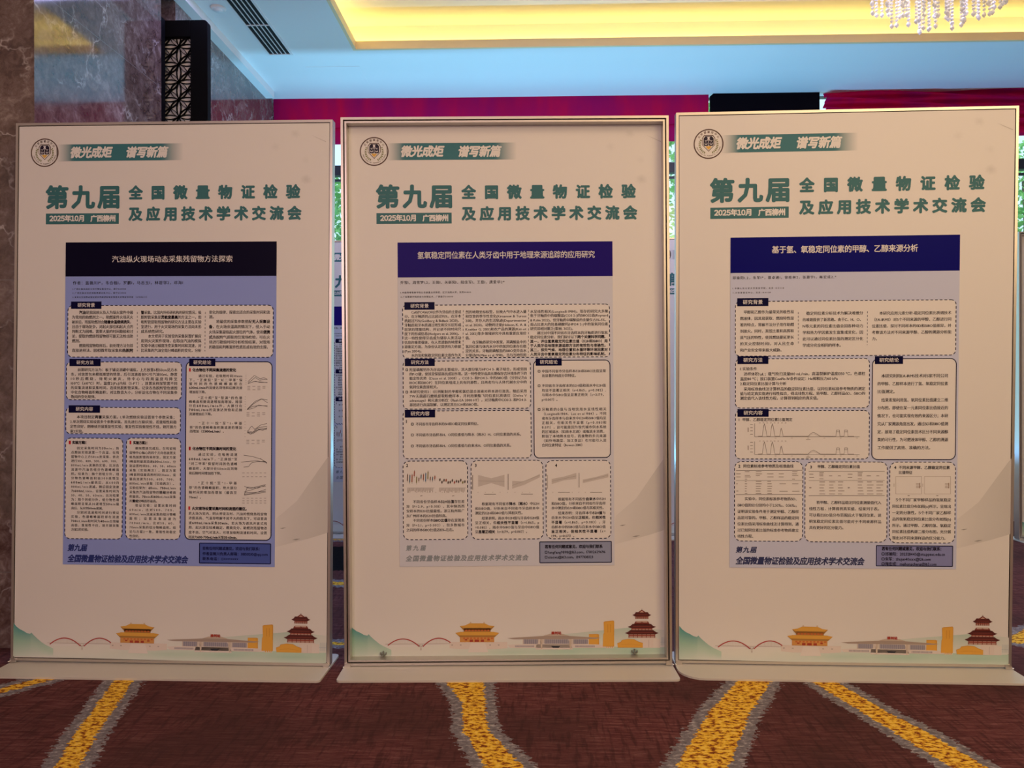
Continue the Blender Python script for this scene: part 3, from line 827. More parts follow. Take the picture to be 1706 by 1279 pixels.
    P_([(1407, 268), (1425, 261), (1430, 252), (1460, 247), (1490, 249), (1510, 260), (1532, 267), (1532, 289), (1410, 289)], YEL, 9)
    p.line([Z(1407, 268), Z(1425, 261), Z(1430, 252), Z(1460, 247), Z(1490, 249), Z(1510, 260), Z(1532, 267)], 1.5*u, YD, 10)
    p.line([Z(1425, 275), Z(1470, 272), Z(1520, 277)], 1.0*u, YD, 10)
    # pagoda on its stone base
    MR, MR2, RD = (0.105, 0.026, 0.024), (0.21, 0.045, 0.035), (0.34, 0.07, 0.05)
    Rr(1520, 241, 1600, 290, STONE, 5); Rr(1583, 246, 1617, 290, (0.76, 0.71, 0.67), 6); Rr(1560, 250, 1562, 288, (0.55, 0.48, 0.45), 6)
    for y0, hw, hb, body in ((217, 83, 70, 24), (187, 69, 56, 18), (129, 46, 36, 20)):
        cx = 1527
        Rr(cx-hb+4, y0, cx+hb-4, y0+body, (0.48, 0.30, 0.25), 6)
        for k in range(7): x = cx-hb+6+k*(2*hb-14)/6; Rr(x, y0, x+3, y0+body, MR2, 7)
        Rr(cx-hb+6, y0+body*0.40, cx+hb-6, y0+body*0.62, RD, 7)
        P_([(cx-hw, y0), (cx-hb, y0-4), (cx-hb*0.8, y0-14), (cx+hb*0.8, y0-14), (cx+hb, y0-4), (cx+hw, y0), (cx+hb-2, y0+7), (cx-hb+2, y0+7)], MR, 8)
        P_([(cx-hb*0.8, y0-3), (cx+hb*0.8, y0-3), (cx+hb*0.75, y0), (cx-hb*0.75, y0)], MR2, 9)
    P_([(1487, 176), (1497, 160), (1557, 160), (1567, 176)], MR2, 8); Rr(1500, 158, 1554, 166, (0.58, 0.42, 0.36), 9)
    P_([(1505, 118), (1527, 103), (1549, 118)], MR2, 9); P_([(1517, 116), (1527, 109), (1537, 116)], (0.62, 0.44, 0.36), 10)
    p.line([Z(1527, 106), Z(1527, 98)], 1.5*u, MR, 9)
    P_([(1510, 172), (1527, 162), (1544, 172)], MR2, 9)
    # pale railings at the far right
    for k in range(7): Rr(1622+k*5, 238, 1623.2+k*5, 278, (0.42, 0.52, 0.58), 6)
    p.line([Z(1617, 262), Z(xr, 262)], 1.2*u, (0.42, 0.52, 0.58), 6)
    return p.build('skyline_artwork', M['ink'], par)
def build_swoosh(par):
    """the pale grey wing printed low at the right, and the faint brush marks above"""
    p = Print(); Z = q2(2.9414, 550, 670)
    gz = [(1660, 240), (1600, 325), (1500, 470), (1400, 556), (1380, 700), (1480, 672), (1560, 650), (1660, 618)]
    cl = [(0.62, 0.62, 0.61)]*2 + [(0.68, 0.68, 0.67), (0.73, 0.73, 0.72), (0.755, 0.755, 0.745), (0.68, 0.68, 0.67), (0.64, 0.64, 0.63), (0.60, 0.60, 0.59)]
    p.add([Z(*q) for q in gz], [tuple(range(8))], cl, 1)
    return p.build('wing_motif', M['ink'], par)
def build_brush(par):
    p = Print(); Z = q2(2.9414, 550, 670)
    for pts in ([(1418, 604), (1432, 600), (1450, 599), (1432, 606)], [(1480, 658), (1500, 652), (1520, 652), (1498, 660)]):
        p.poly([Z(*q) for q in pts], (0.36, 0.36, 0.35), 2)
    Z = q2(7.7545, 900, 190)
    p.add([Z(1345, 258), Z(1440, 300), Z(1560, 352), Z(1560, 362), Z(1436, 306)], [(0, 1, 2, 3, 4)], [PANELW, (0.56, 0.56, 0.55), (0.58, 0.58, 0.57), (0.60, 0.60, 0.59), (0.66, 0.66, 0.65)], 2)
    rnd_ = random.Random(4)
    for cx, cy, r, d in ((1160, 250, 70, 0.10), (1305, 840, 80, 0.16), (905, 420, 70, 0.06), (1300, 590, 60, 0.05)):
        cen = Z(cx, cy); n = 20
        ring = [(cen[0]+r*0.000283*rnd_.uniform(0.8, 1.2)*math.cos(2*math.pi*k/n), cen[1]+r*0.000283*rnd_.uniform(0.7, 1.1)*math.sin(2*math.pi*k/n)) for k in range(n)]
        p.add([cen]+ring, [(0, 1+k, 1+(k+1) % n) for k in range(n)], [tuple(c*(1-d) for c in PANELW)]+[PANELW]*n, 1)
    return p.build('brush_marks', M['ink'], par)

def ring_bars(b, x0, x1, z0, z1, w, y0, y1, mi=0):
    """four mitred bars round a rectangle"""
    for o, i_ in (((x0, z0, x1, z0), (x0+w, z0+w, x1-w, z0+w)), ((x1, z0, x1, z1), (x1-w, z0+w, x1-w, z1-w)),
                  ((x1, z1, x0, z1), (x1-w, z1-w, x0+w, z1-w)), ((x0, z1, x0, z0), (x0+w, z1-w, x0+w, z0+w))):
        b.prism([(o[0], o[1]), (o[2], o[3]), (i_[2], i_[3]), (i_[0], i_[1])], y0, y1, mi)
def frame_mesh(recessed):
    b = MB(); hw = SW/2
    if not recessed:
        ring_bars(b, -hw, hw, 0, SH, 0.0095, 0.0, 0.034)
        ring_bars(b, -hw+0.0095, hw-0.0095, 0.0095, SH-0.0095, 0.0022, 0.003, 0.02, 1)
    else:
        ring_bars(b, -hw, hw, 0, SH, 0.0090, 0.0, 0.050)
        ring_bars(b, -hw+0.009, hw-0.009, 0.009, SH-0.009, 0.0048, 0.014, 0.048, 1)
        ring_bars(b, -hw+0.0138, hw-0.0138, 0.0138, SH-0.0138, 0.0065, 0.0015, 0.048)
    return b
def base_mesh(rl, rr_):
    """flat foot plate, 26 cm deep, its four corners rounded (rl, rr_ = front left / right radius)"""
    hw, d = SW/2+0.002, 0.13; pts = []
    for cx, cy, sx, sy, r in ((-hw, -d, 1, 1, rl), (hw, -d, -1, 1, rr_), (hw, d, -1, -1, 0.02), (-hw, d, 1, -1, 0.02)):
        arc = [(cx+sx*r*(1-math.cos(t*math.pi/12)), cy+sy*r*(1-math.sin(t*math.pi/12))) for t in range(7)]
        pts += arc if (sx, sy) in ((1, 1), (-1, -1)) else list(reversed(arc))
    b = MB(); b.slab(pts, 0.0, 0.007); return b
PROTO = {}
def make_stand(pose, recessed, label, group, pdx=0.0, pdz=0.0, radii=(0.012, 0.012)):
    base, tilt = board_matrix(*pose)
    st = empty('display_stand', base); tag(st, label, 'display stand', group)
    py = 0.040 if recessed else 0.0022
    def put(o, dx=0.0, dy=0.0, dz=0.0):
        o.parent = st; o.matrix_parent_inverse = Matrix.Identity(4)
        o.matrix_local = tilt @ Matrix.Translation((dx, dy, dz)); return o
    e = 0.012
    b = MB(); b.box(-SW/2+e, SW/2-e, py, py+0.006, e, SH-e); put(b.build('panel', M['panel'], None))
    for nm, fn in (('emblem', build_emblem), ('slogan_banner', build_slogan), ('ordinal_heading', build_title), ('event_name', lambda q: build_title(q, 'event_name')), ('date_plate', build_date), ('skyline_artwork', build_skyline), ('wing_motif', build_swoosh), ('brush_marks', build_brush)):
        if nm in PROTO: o = PROTO[nm].copy(); col.objects.link(o)
        else: o = fn(None); PROTO[nm] = o
        put(o, pdx, py-0.0003, pdz)
    put(frame_mesh(recessed).build('frame', [M['alu'], M['groove']], None))
    bo = base_mesh(*radii).build('base_plate', M['base'], st); bo.parent = st
    for sx in (-1, 1):
        b = MB(); x = sx*(SW/2-0.012)
        b.prism([(x-0.011, -0.004), (x+0.011, -0.004), (x+0.011, 0.006), (x+0.004, 0.012), (x-0.011, 0.010)], -0.006, 0.0)
        o = put(b.build('corner_bracket', M['alu'], None))
        b = MB(); b.lathe([(0, 0.0), (0.0035, 0.0), (0.0045, 0.0015), (0.0035, 0.004), (0, 0.0045)], sx*(SW/2+0.001), -0.004, 12)
        s2 = b.build('screw', M['bright_metal'], None, True); s2.parent = o; s2.location = (0, -0.004, -0.003)
        if recessed:
            b = MB(); x = MP2(639 if sx < 0 else 1057, 1093)[0]; z = 0.030
            b.box(x-0.0025, x+0.0025, py-0.010, py-0.001, z-0.008, z+0.010)
            for q in (-1, 1): b.prism([(x+q*0.004, z-0.008), (x+q*0.012, z-0.001), (x+q*0.011, z+0.006), (x+q*0.008, z+0.005), (x+q*0.008, z), (x+q*0.003, z-0.004)], py-0.008, py-0.001)
            put(b.build('panel_clip', M['clip'], None))
    return st

# ------------------------------------------------------------------ research posters stuck on the boards
NAVY, INK, RED_ = (0.006, 0.006, 0.045), (0.018, 0.014, 0.020), (0.62, 0.02, 0.035)
class Poster:
    def __init__(s, pose, yoff, corners, bg, band, bandrow, label, wob=0.0):
        """corners: photo pixels TL, TR, BL, BR of the paper"""
        s.map = Map(pose, yoff)
        tl, tr, bl, br = [s.map(*c) for c in corners]
        s.x0, s.x1 = (tl[0]+bl[0])/2, (tr[0]+br[0])/2; s.z1, s.z0 = (tl[1]+tr[1])/2, (bl[1]+br[1])/2
        base, tilt = board_matrix(*pose)
        s.o = ((s.x0+s.x1)/2, s.z0)
        s.root = empty('research_poster', base @ tilt @ Matrix.Translation((s.o[0], yoff, s.o[1])))
        tag(s.root, label, 'poster', 'research posters on the display boards')
        s.U = (s.x1-s.x0)/(math.dist(corners[0], corners[1])+math.dist(corners[2], corners[3]))*2      # one photo pixel
        s.sheet = Print(0.0); s.bg = bg
        n = 16; xs_ = [s.x0+(s.x1-s.x0)*k/n for k in range(n+1)]
        s.sheet.add([(x, s.z0) for x in xs_]+[(x, s.z1) for x in xs_], [(k, k+1, n+2+k, n+1+k) for k in range(n)], bg, 0)
        w = (0.75, 0.75, 0.74)
        for a, b in (((s.x0, s.z0), (s.x1, s.z0)), ((s.x1, s.z0), (s.x1, s.z1)), ((s.x1, s.z1), (s.x0, s.z1)), ((s.x0, s.z1), (s.x0, s.z0))):
            k = len(s.sheet.v); s.sheet.v += [(a[0], 0, a[1]), (b[0], 0, b[1]), (b[0], 0.0008, b[1]), (a[0], 0.0008, a[1])]; s.sheet.c += [w]*4; s.sheet.f.append((k, k+1, k+2, k+3))
        k = len(s.sheet.v); s.sheet.v += [(s.x0, 0.0008, s.z0), (s.x0, 0.0008, s.z1), (s.x1, 0.0008, s.z1), (s.x1, 0.0008, s.z0)]; s.sheet.c += [w]*4; s.sheet.f.append((k, k+1, k+2, k+3))
        s.parts = []
        p = Print(0.0); zb = s.map(*bandrow)[1]
        p.rect(s.x0, zb, s.x1, s.z1, band, 1); s.band = p; s.parts.append(('title_band', p, None))
    def zone(s, ox, oy, sc_):
        s.Z = lambda x, y: s.map(ox+x/sc_, oy+y/sc_); s.k = s.U/sc_
    def title(s, t, x0, x1, y, h, bold=0.012):
        a, z = s.Z(x0, y); b, _ = s.Z(x1, y); s.band.text(t, a, z, h*s.k/KH, (0.74, 0.73, 0.74), 3, x1=b, bold=bold)
    def small(s, t, x0, x1, y, h, ink=INK, bold=0.0, shear=0.0, part=None, hz=1.0):
        a, z = s.Z(x0, y); b = s.Z(x1, y)[0] if x1 else None
        (part or s.sheet).text(t, a, z, h*s.k/KH, ink, 2 if part is None else 4, x1=b, bold=bold, shear=shear, hz=hz)
    def panel(s, x0, y0, x1, y1, r, style='dash', tab=None, tabtext=None):
        """a white rounded panel (corners in zone pixels: top left, bottom right) with its heading tab"""
        p = Print(0.0); a, zt = s.Z(x0, y0); b, zb = s.Z(x1, y1); r *= s.k
        path = []
        for cx, cz, a0 in ((b-r, zt-r, 90), (b-r, zb+r, 0), (a+r, zb+r, -90), (a+r, zt-r, -180)):
            path += [(cx+r*math.cos(R(a0-t*15)), cz+r*math.sin(R(a0-t*15))) for t in range(7)]
        p.poly(path, (0.80, 0.80, 0.79), 1)
        if style == 'dash': p.dashes(path+path[:1], 1.35*s.U, 4.6*s.U, 3.1*s.U, NAVY, 2)
        else: p.line(path+path[:1], 1.5*s.U, NAVY, 2)
        t = None
        if tab:
            t = Print(0.0); a, zt = s.Z(tab[0], tab[1]); b, zb = s.Z(tab[2], tab[3])
            t.rect(a, zb, b, zt, NAVY, 4)
            em = (zt-zb)*0.52/KH; w = 4*em
            t.text(tabtext, (a+b)/2-w/2-em*0.1, (zt+zb)/2, em, (0.70, 0.70, 0.72), 5, x1=(a+b)/2+w/2+em*0.1, bold=0.02)
        s.parts.append(('text_panel', p, t)); s.p = p
        return p
    def lines(s, x0, x1, y0, pitch, h, rows, bold=0.0, ink=INK):
        """rows ending in ~ keep their natural width, the rest are justified to x1"""
        for i, t in enumerate(rows):
            y = y0+pitch*i if not isinstance(y0, (list, tuple)) else y0[i]
            a, z = s.Z(x0, y); nat = t.endswith('~')
            s.p.text(t.rstrip('~'), a, z, h*s.k/KH, ink, 4, x1=None if nat else s.Z(x1, y)[0], bold=bold)
    def bullet(s, x, y, r=5.0):
        cx, cz = s.Z(x, y); e = r*s.k
        s.p.line([(cx-e, cz-e), (cx+e, cz-e), (cx+e, cz+e), (cx-e, cz+e), (cx-e, cz-e)], e*0.55, INK, 4)
    def mark(s, x0, y0, x1, y1, ink=RED_):
        a, zt = s.Z(x0, y0); b, zb = s.Z(x1, y1); s.p.rect(a, zb, b, zt, ink, 3)
    def curve(s, pts, w, ink, layer=4): s.p.line([s.Z(x, y) for x, y in pts], w*s.k, ink, layer)
    def shape(s, pts, ink, layer=3): s.p.poly([s.Z(x, y) for x, y in pts], ink, layer)
    def dots(s, x0, y0, x1, y1, w=2.2):
        s.p.dashes([s.Z(x0, y0), s.Z(x1, y1)], w*s.k, 3.4*s.U, 2.8*s.U, NAVY, 3)
    def contact(s, x0, y0, x1, y1, ink=(0.24, 0.31, 0.66)):
        p = Print(0.0); a, zt = s.Z(x0, y0); b, zb = s.Z(x1, y1)
        p.rect(a, zb, b, zt, ink, 1); p.line([(a, zb), (b, zb), (b, zt), (a, zt), (a, zb)], 1.4*s.U, NAVY, 2)
        s.parts.append(('contact_box', p, None)); s.p = p
    def footer(s, x, y, x1, h, x2, y2, x3, h2, ink):
        s.small('第九届', x, x1, y, h, ink, 0.04, 0.22)
        s.small('全国微量物证检验及应用技术学术交流会', x2, x3, y2, h2, ink, 0.04, 0.22)
    def done(s):
        s.sheet.build('paper_sheet', M['paper'], s.root, s.o)
        for nm, p, t in s.parts:
            o = p.build(nm, M['paper'], s.root, s.o)
            if t: t.build('heading_tab', M['paper'], o, s.o)
        return s.root

# ---- left poster
def poster_left():
    P = Poster(POSE[0], 0.0004, [(111.7, 404), (461, 401.7), (102.5, 939.9), (457.7, 944.3)], (0.29, 0.38, 0.82), (0.006, 0.005, 0.022), (285, 460),
               'research poster with near-black title band on periwinkle blue, on the left stand')
    P.zone(0, 380, 3.045)
    P.title('汽油纵火现场动态采集残留物方法探索', 568, 1180, 158, 31, 0.0)
    P.small('作者：蓝薇川1*，韦合植1，罗鹏1，马志玉1，林碧邻2，邓海1', 370, 928, 278, 17)
    P.small('1.广西壮族自治区公安厅物证鉴定中心，南宁530000', 368, 640, 309, 9)
    P.small('2.广西壮族自治区消防救援总队中心，南宁530000', 368, 640, 329, 9)
    P.small('3.某某公安局物证鉴定研究所痕迹检验实验室火灾物证技术组 （27846××）', 368, 752, 350, 9)
    P.panel(345, 392, 1385, 655, 26, 'dash', (361, 372, 515, 409), '研究背景')
    P.lines(365, 676, 428, 24.0, 16.5, ['　　[汽油]是我国放火及人为纵火案件中最', '为常用的助燃剂之一。助燃案件火场灭火', '破拆后，残留助燃剂会[随着余温继续损失]，', '且由于现场复杂，对起火部位和起火点的', '判断尤为困难。需要大量的时间勘验和讨', '论，提取的燃烧残留物很可能无法检出助', '燃剂。~', '　　燃烧残留物取样后，前处理方法包括', '直接进样法、固相微萃取采集和[热脱附]'])
    P.lines(715, 1022, 428, 24.0, 16.5, ['[管]采集。比国内外科研机构的研究情况，吸', '脱附管采集是[灵敏度最高]的方法之一，但', '吸附管提取残留物的研究方法主要在实验', '室进行，用于火灾现场的采集方法尚未形', '成系统性研究。~', '　　本文把用于实验室的采集装置扩展应', '用到火灾案件现场，在取自汽油的模拟', '实验中通过梯度改变采集时间和流速，对', '比采集的汽油全组分峰面积的变化，分析'])
    P.lines(1060, 1370, [427, 450, 474, 500, 527, 553, 578, 603], 0, 16.5, ['变化的规律，探索出适合的采集时间和流', '速。~', '　　将最优的采集参数搭配[无人采集设]', '[备]，在火场余温高的情况下，侵入手动', '火场采集疑似起火部位的气体，使用[便携]', '[式]热脱附气质联用仪现场检验，可在火', '场进行勘验时间分析检验结果，对现场', '的勘验和判断案件性质形成有效的支撑。'])
    P.dots(697, 425, 697, 625); P.dots(1042, 425, 1040, 625)
    P.panel(338, 678, 920, 872, 24, 'dash', (353, 663, 511, 700), '研究方法')
    P.lines(360, 900, 718, 22.8, 15.5, ['　　前期研究方法为：板子铺设渍罐中铺底，上方放置6根50cm见方木', '条，对放置包来模拟期望的情景，后引流滴着前92号汽油50ml。静置', '10秒后燃烧，待明火被灭，待中心与四周温度均降至', '100℃（±10℃）时，温度2(Pa)内标（5-PT），放置采样探管置不同', '的采集流速和采集时间，连续热脱附管采集。记录各热脱附管色谱图', '中化合物峰面积峰面积，对比数值大小，分析该化合物在不同采集参', '数间的变化规律。~'])
    P.panel(335, 908, 915, 1045, 24, 'dash', (349, 898, 508, 936), '研究内容')
    P.lines(356, 896, 957, 24.2, 15.5, ['　　本项目制定[两套]采集方案。1.单次燃烧实验设置单个参数采集；', '2.单次燃烧实验设置多个参数采集。首先进行方案1实验，若重现性和稳', '定性良好，则继续开展重复性实验；重复性实验重现性不佳，则开展方', '案2实验。~'])
    P.zone(100, 720, 4.739)
    P.panel(45, 45, 490, 843, 40, 'dash')
    P.mark(70, 66, 86, 94); P.small('实验方案1：', 97, 225, 80, 24, INK, 0.045, part=P.p)
    P.lines(88, 466, 124, 33.8, 21, ['　　固定采集时间为[30]min，将', '点燃前实验放置一个高温，在残', '留物中心上方50cm处采集，依次', '进行300、400、500、600、700、', '800mL/min流速的实验，比对各', '流速中汽油各组分色谱峰峰面', '积。结果为：除个别组分外，组', '分物色谱峰面积由300逐增至', '[600mL]/min最高后，从600向', '800mL/min递减。随后固定流速', '为[600mL]/min，设置采集时间为', '30、40、50、60min，比对结果', '为：除个别组分外，组分物色谱', '峰面积呈现从30递增至[50]min最', '高后，从50到60min递减。~', '　　分别对流速和时间进行预设', '实验，色谱峰峰面积却在流速', '[700]mL/min和时间为[40]min出现最', '高值，重现性不佳，故开展采集', '方案2的实验。~'])
    P.panel(525, 45, 947, 846, 40, 'dash')
    P.mark(550, 66, 563, 94); P.small('实验方案2：', 578, 705, 82, 24, INK, 0.045, part=P.p)
    P.lines(548, 915, 126, 34.6, 21, ['　　模拟燃烧完成后，在残留残', '留物中心轴心的四个方向各放置支', '吸热脱附管的采样泵，固定方案', '1峰面积最高流速[600]mL/min，分', '别设置时间30、40、50、60min', '采集（实验两次）。固定方案', '1峰面积值最高的时间50min，设', '最高流速为500、600、700、', '800mL/min采集（实验两次）。', '实验结果为：[60]min、[700]mL/min', '采集的汽油残留物的[轻组分]峰面', '积最高，[70]min和[600]mL/min采集', '的[重组分]峰面积最高。~', '　　验证实验：设置采集时间', '60min，比对500、700、', '800mL/min流速采集的组分物峰', '面积；设置采集流速为', '700mL/min，比对50、60、', '70min采集的组分物峰面积。结', '论与方案2一致，重现性和稳定', '性良好。~'])
    P.zone(0, 380, 3.045)
    P.panel(945, 677, 1375, 1583, 26, 'solid', (960, 662, 1093, 700), '研究结论')
    P.zone(300, 580, 7.106)
    P.mark(108, 236, 127, 276)
    P.small('化合物在不同采集流速的变化', 146, 664, 257, 36, INK, 0.045, part=P.p)
    P.lines(108, 737, [327, 375, 420, 467, 518], 0, 33, ['　　　通过实验，在吸附时间30min', '下，“正庚烷”至“对二甲苯”保', '留时间的色谱峰峰面积在', '[600mL/min]的流速达到饱和后随流速', '增加而下降。~'])
    P.lines(106, 735, [586, 632, 680, 728, 778], 0, 33, ['　　　“正十烷”至“萘满”的色谱', '峰峰面积随流速增加而增加，除部', '分在[600mL/min]外，大部分在', '[700mL/min]的流速达到饱和后随', '流速增加后下降。~'])
    P.lines(114, 733, [886, 936, 982], 0, 33, ['　　　“正十一烷”至“1-甲基', '萘”的色谱峰峰面积随流速的增加', '而增加（至[800mL/min]）。~'])
    P.mark(106, 1166, 126, 1206)
    P.small('化合物在不同采集时间的变化', 146, 664, 1187, 36, INK, 0.045, part=P.p)
    gr, g2 = (0.10, 0.09, 0.10), (0.36, 0.34, 0.36)
    def graph(cs, x0, y0, x1, y1, ly):
        for c in cs: P.curve(c, 4.5, gr)
        for k in range(6): P.curve([(x0-14, y0+(y1-y0)*k/5), (x0-4, y0+(y1-y0)*k/5)], 4, g2)
        for r_ in range(3):
            for k in range(4):
                if (r_*3+k) % 5 != 4: P.curve([(x0+8+k*(x1-x0)/4.2, ly+r_*20), (x0+8+k*(x1-x0)/4.2+34, ly+r_*20)], 6, g2)
    graph([[(804, 395), (840, 360), (880, 322), (905, 335), (950, 362), (990, 348), (1035, 366)], [(804, 410), (850, 380), (890, 345), (940, 378), (1035, 368)], [(804, 420), (850, 402), (895, 390), (940, 402), (1035, 404)], [(804, 418), (870, 395), (960, 398), (1035, 408)]], 790, 318, 1040, 425, 450)
    graph([[(796, 720), (840, 675), (890, 628), (960, 600), (1035, 610)], [(796, 726), (860, 665), (910, 632), (970, 600), (1035, 645)], [(796, 722), (860, 688), (920, 680), (1035, 680)], [(796, 728), (880, 705), (930, 672), (1035, 688)]], 780, 575, 1040, 720, 762)
    graph([[(796, 1000), (830, 940), (850, 920), (885, 960), (950, 910), (1030, 890)], [(796, 975), (820, 1000), (860, 1000), (900, 950), (940, 935), (1030, 925)], [(796, 995), (835, 1018), (880, 1000), (930, 965), (1030, 958)], [(796, 1005), (830, 985), (880, 992), (915, 950), (980, 972), (1030, 942)], [(800, 1000), (850, 1004), (900, 975), (960, 950), (1030, 950)]], 778, 870, 1035, 1045, 1088)
    P.zone(100, 720, 4.739)
    P.lines(1018, 1400, [174, 210, 247, 285, 322], 0, 22, ['　　　通过实验，在吸附流速', '[600mL/min]下，“正庚烷”至', '“对二甲苯”保留时间的色谱峰', '峰面积，大部分在50min达到饱', '和后随时间增加而下降。~'])
    P.lines(1018, 1396, [399, 436, 473, 512], 0, 22, ['　　　“正十烷”至“1-甲基', '萘”的色谱峰峰面积，绝大部分', '随时间的增加而增加（最高至', '70min）。~'])
    P.mark(1014, 584, 1028, 612)
    P.mark(1018, 113, 1032, 141)
    P.small('火灾现场设置采集时间和流速的建议。', 1042, 1490, 600, 24, INK, 0.045, part=P.p)
    P.lines(1016, 1634, [640, 676, 714, 750, 788], 0, 22, ['若火场为室内，明火密度及时、汽油的燃烧热残留物', '浓度高高、气温却喷解不扰不大的情况下，可设置流', '速[600mL/min]采集[30min]。若火场为透风开放式残', '周、起火部位较难确定、燃烧充分、助燃剂残留物浓', '度不高、空气对流大，可增加吸附流速和时间，设置'])
    P.lines(1012, 1634, [826], 0, 22, ['流速为[600-700mL/min]采集[50-60min]。~'])
    for cs in ([(1450, 180), (1520, 190), (1590, 212), (1635, 240)], [(1430, 235), (1500, 228), (1560, 225), (1632, 238)], [(1450, 275), (1490, 270), (1510, 242), (1560, 230), (1625, 230)], [(1580, 205), (1635, 245)],
               [(1455, 425), (1500, 445), (1540, 432), (1625, 412)], [(1455, 470), (1520, 452), (1570, 432), (1625, 424)], [(1455, 490), (1540, 478), (1625, 450)], [(1455, 492), (1480, 432), (1560, 440), (1620, 418)], [(1455, 478), (1540, 474), (1625, 464)], [(1455, 495), (1560, 482), (1625, 472)]):
        P.curve(cs, 3.2, gr)
    for yy in (320, 350, 520, 540, 558):
        for k in range(6): P.curve([(1440+k*34, yy), (1458+k*34, yy)], 4, g2)
    P.footer(62, 910, 215, 50, 62, 995, 1010, 54, (0.030, 0.045, 0.22))
    P.contact(1102, 874, 1662, 1038, (0.08, 0.125, 0.46))
    for t, y, x in (('若有任何问题或意见，欢迎与我们联系：', 915, 1595), ('作者蓝薇川负责人邮箱：381513210@qq.com', 957, 1640), ('联系电话：13×××××××', 997, 1408)):
        P.small(t, 1125, x, y, 24, (0.012, 0.012, 0.07), 0.02, part=P.p)
    return P.done()

# ---- middle poster
def poster_middle(pose, yoff):
    P = Poster(pose, yoff, [(662.9, 403.7), (1021.6, 402), (665.6, 943), (1022.6, 942)], (0.66, 0.70, 0.80), (0.020, 0.010, 0.19), (842, 461),
               'research poster with purple-blue title band and pale grey paper, on the middle stand')
    P.zone(550, 380, 2.9414)
    P.title('氢氧稳定同位素在人类牙齿中用于地理来源追踪的应用研究', 427, 1297, 134, 33)
    P.small('乔雪1，周雪梦1,2，王倩1，关新阳1，陆佳军1，王磊1，唐爱华2*', 343, 855, 267, 15.5)
    P.small('1.中国刑事警察学院公安部重点实验室，辽宁沈阳大学，沈阳110000', 345, 690, 316, 9)
    P.small('2.广西警察学院侦查与刑事技术，广西南宁530000', 345, 603, 337, 9)
    P.panel(355, 378, 1370, 630, 20, 'dash', (364, 363, 512, 399), '研究背景')
    P.lines(364, 642, 412, 21.2, 15, ['　　Ca10(PO4)6(OH)2作为牙齿的主要成', '分，在牙釉质的占比超过95%，在牙本', '质超过75%(Goldberg & Bidlack 2020)。', '牙釉质和牙本质通过增生和交长层形成', '层状的增量结构，并记录不同时间尺', '度下的形成信息(Hodgers et al. 2006)。', '这一特性使得牙齿成为储存人类活动', '信息的重要载体，在人类遗骸的地理来', '源鉴定方面，为身份认定提供有力依据', '(Pye 2004)。~', '　　水的氢和氧稳定同位素比值作为天'])
    P.lines(663, 962, 411, 21.2, 15, ['然的地理坐标标签，反映大气中水进入量', '和饮食的季节性变化(Kirsanow & Tuross', '2011)，并存人的生活轨迹(Departmentier', 'et al. 2020)，动物的迁徙(Hobson, K. A. &', 'Koehler G. 2015)和农产品的溯源(Kim et', 'al. 2012)等多领域研究中具有重要应用价', '值。~', '　　在牙釉质研究中发现，其磷酸盐中的', '氢同位素与体内水分中的氧同位素存在稳', '定的关系，牙釉质磷酸盐的δ18O变异由水', '分驱动(McMinn et al. 1998)，且与当地饮用'])
    P.lines(980, 1362, [409, 429, 451, 472, 493], 0, 15, ['水呈线性相关(Longinelli 1984)。现存的研究大多聚', '焦于牙釉质中的碳酸盐(CO3 2-)的δ18O比值(Reynard', '& Kohn 2022)。但牙釉质中碳酸盐的含量仅占3%-5%，', '而占比更大的羟基磷酸钙(HPO4 2-)中的氢氧同位素', '研究却相对匮乏(雷丽, 2025)。~'])
    P.lines(980, 1360, [514, 534], 0, 15, ['　　通过对中国不同省市牙齿样本的牙釉质进行氢氧', '稳定同位素分析，我们探讨以下[两个关键科学问题]。'])
    P.lines(980, 1360, [555, 576, 597, 618], 0, 15, ['其一，评估氢氧稳定同位素比值（δ2H和δ18O）用', '于人类牙齿地理来源追踪方法的有效性与准确性。', '其二，探究气候、地理位置和水循环等环境因素对', '人类牙齿中氢氧稳定同位素分布特征的影响机制。'], bold=0.03)
    P.dots(653, 402, 651, 622); P.dots(973, 400, 971, 622)
    P.panel(357, 652, 983, 882, 22, 'dash', (366, 640, 513, 675), '研究方法')
    P.bullet(376, 694); P.bullet(376, 803)
    P.lines(388, 964, 694, 21.2, 15, ['羟基磷酸钙作为牙齿的主要成分，其大部分氧与HPO4 3- 离子结合，形成坚固', '的P-O键，使其受保留高抗成岩作用。这一特性使牙齿具长期保存古环境条件下的', '稳定性优势（Daux et al. 2008）。CO3 2- 和PO4 3- 中的δ18O值（分别记为δ', '18OC和δ18OP）在同位素组成上具有同源性，且两者均与人体代谢水分中的', '氧同位素直接相关。~'])
    P.lines(389, 964, 802, 21.2, 15, ['本研究使用2：1比例配制的甲醇和氯仿混合溶液对样本进行清洗，随后采用', '7W无菌超行磨机提取粉磨样本，并利用聚酯飞同位素比质谱仪（Delta V', 'advantage）和元素分析仪（Flash EA 2000 HT），对牙釉质中CO3 2- 和PO4 3-', '基团进行高温裂解，以测定其在δ2H和δ18O值。~'])
    P.zone(550, 670, 2.9414)
    P.panel(357, 43, 986, 272, 22, 'dash', (366, 37, 515, 74), '研究内容')
    P.small('1', 372, None, 94, 19, INK, 0.03, part=P.p)
    for y, x, t in ((107, 736, '不同省市牙齿样本的δH和O稳定同位素特征。'), (160, 946, '不同省市牙齿样本H、O同位素值与降水（雨水）H、O同位素值的关系。'), (214, 897, '不同省市牙齿样本H、O同位素值与自来水H、O同位素值的关系。')):
        P.bullet(403, y); P.small(t, 419, x, y, 15, INK, part=P.p)
    P.zone(550, 380, 2.9414)
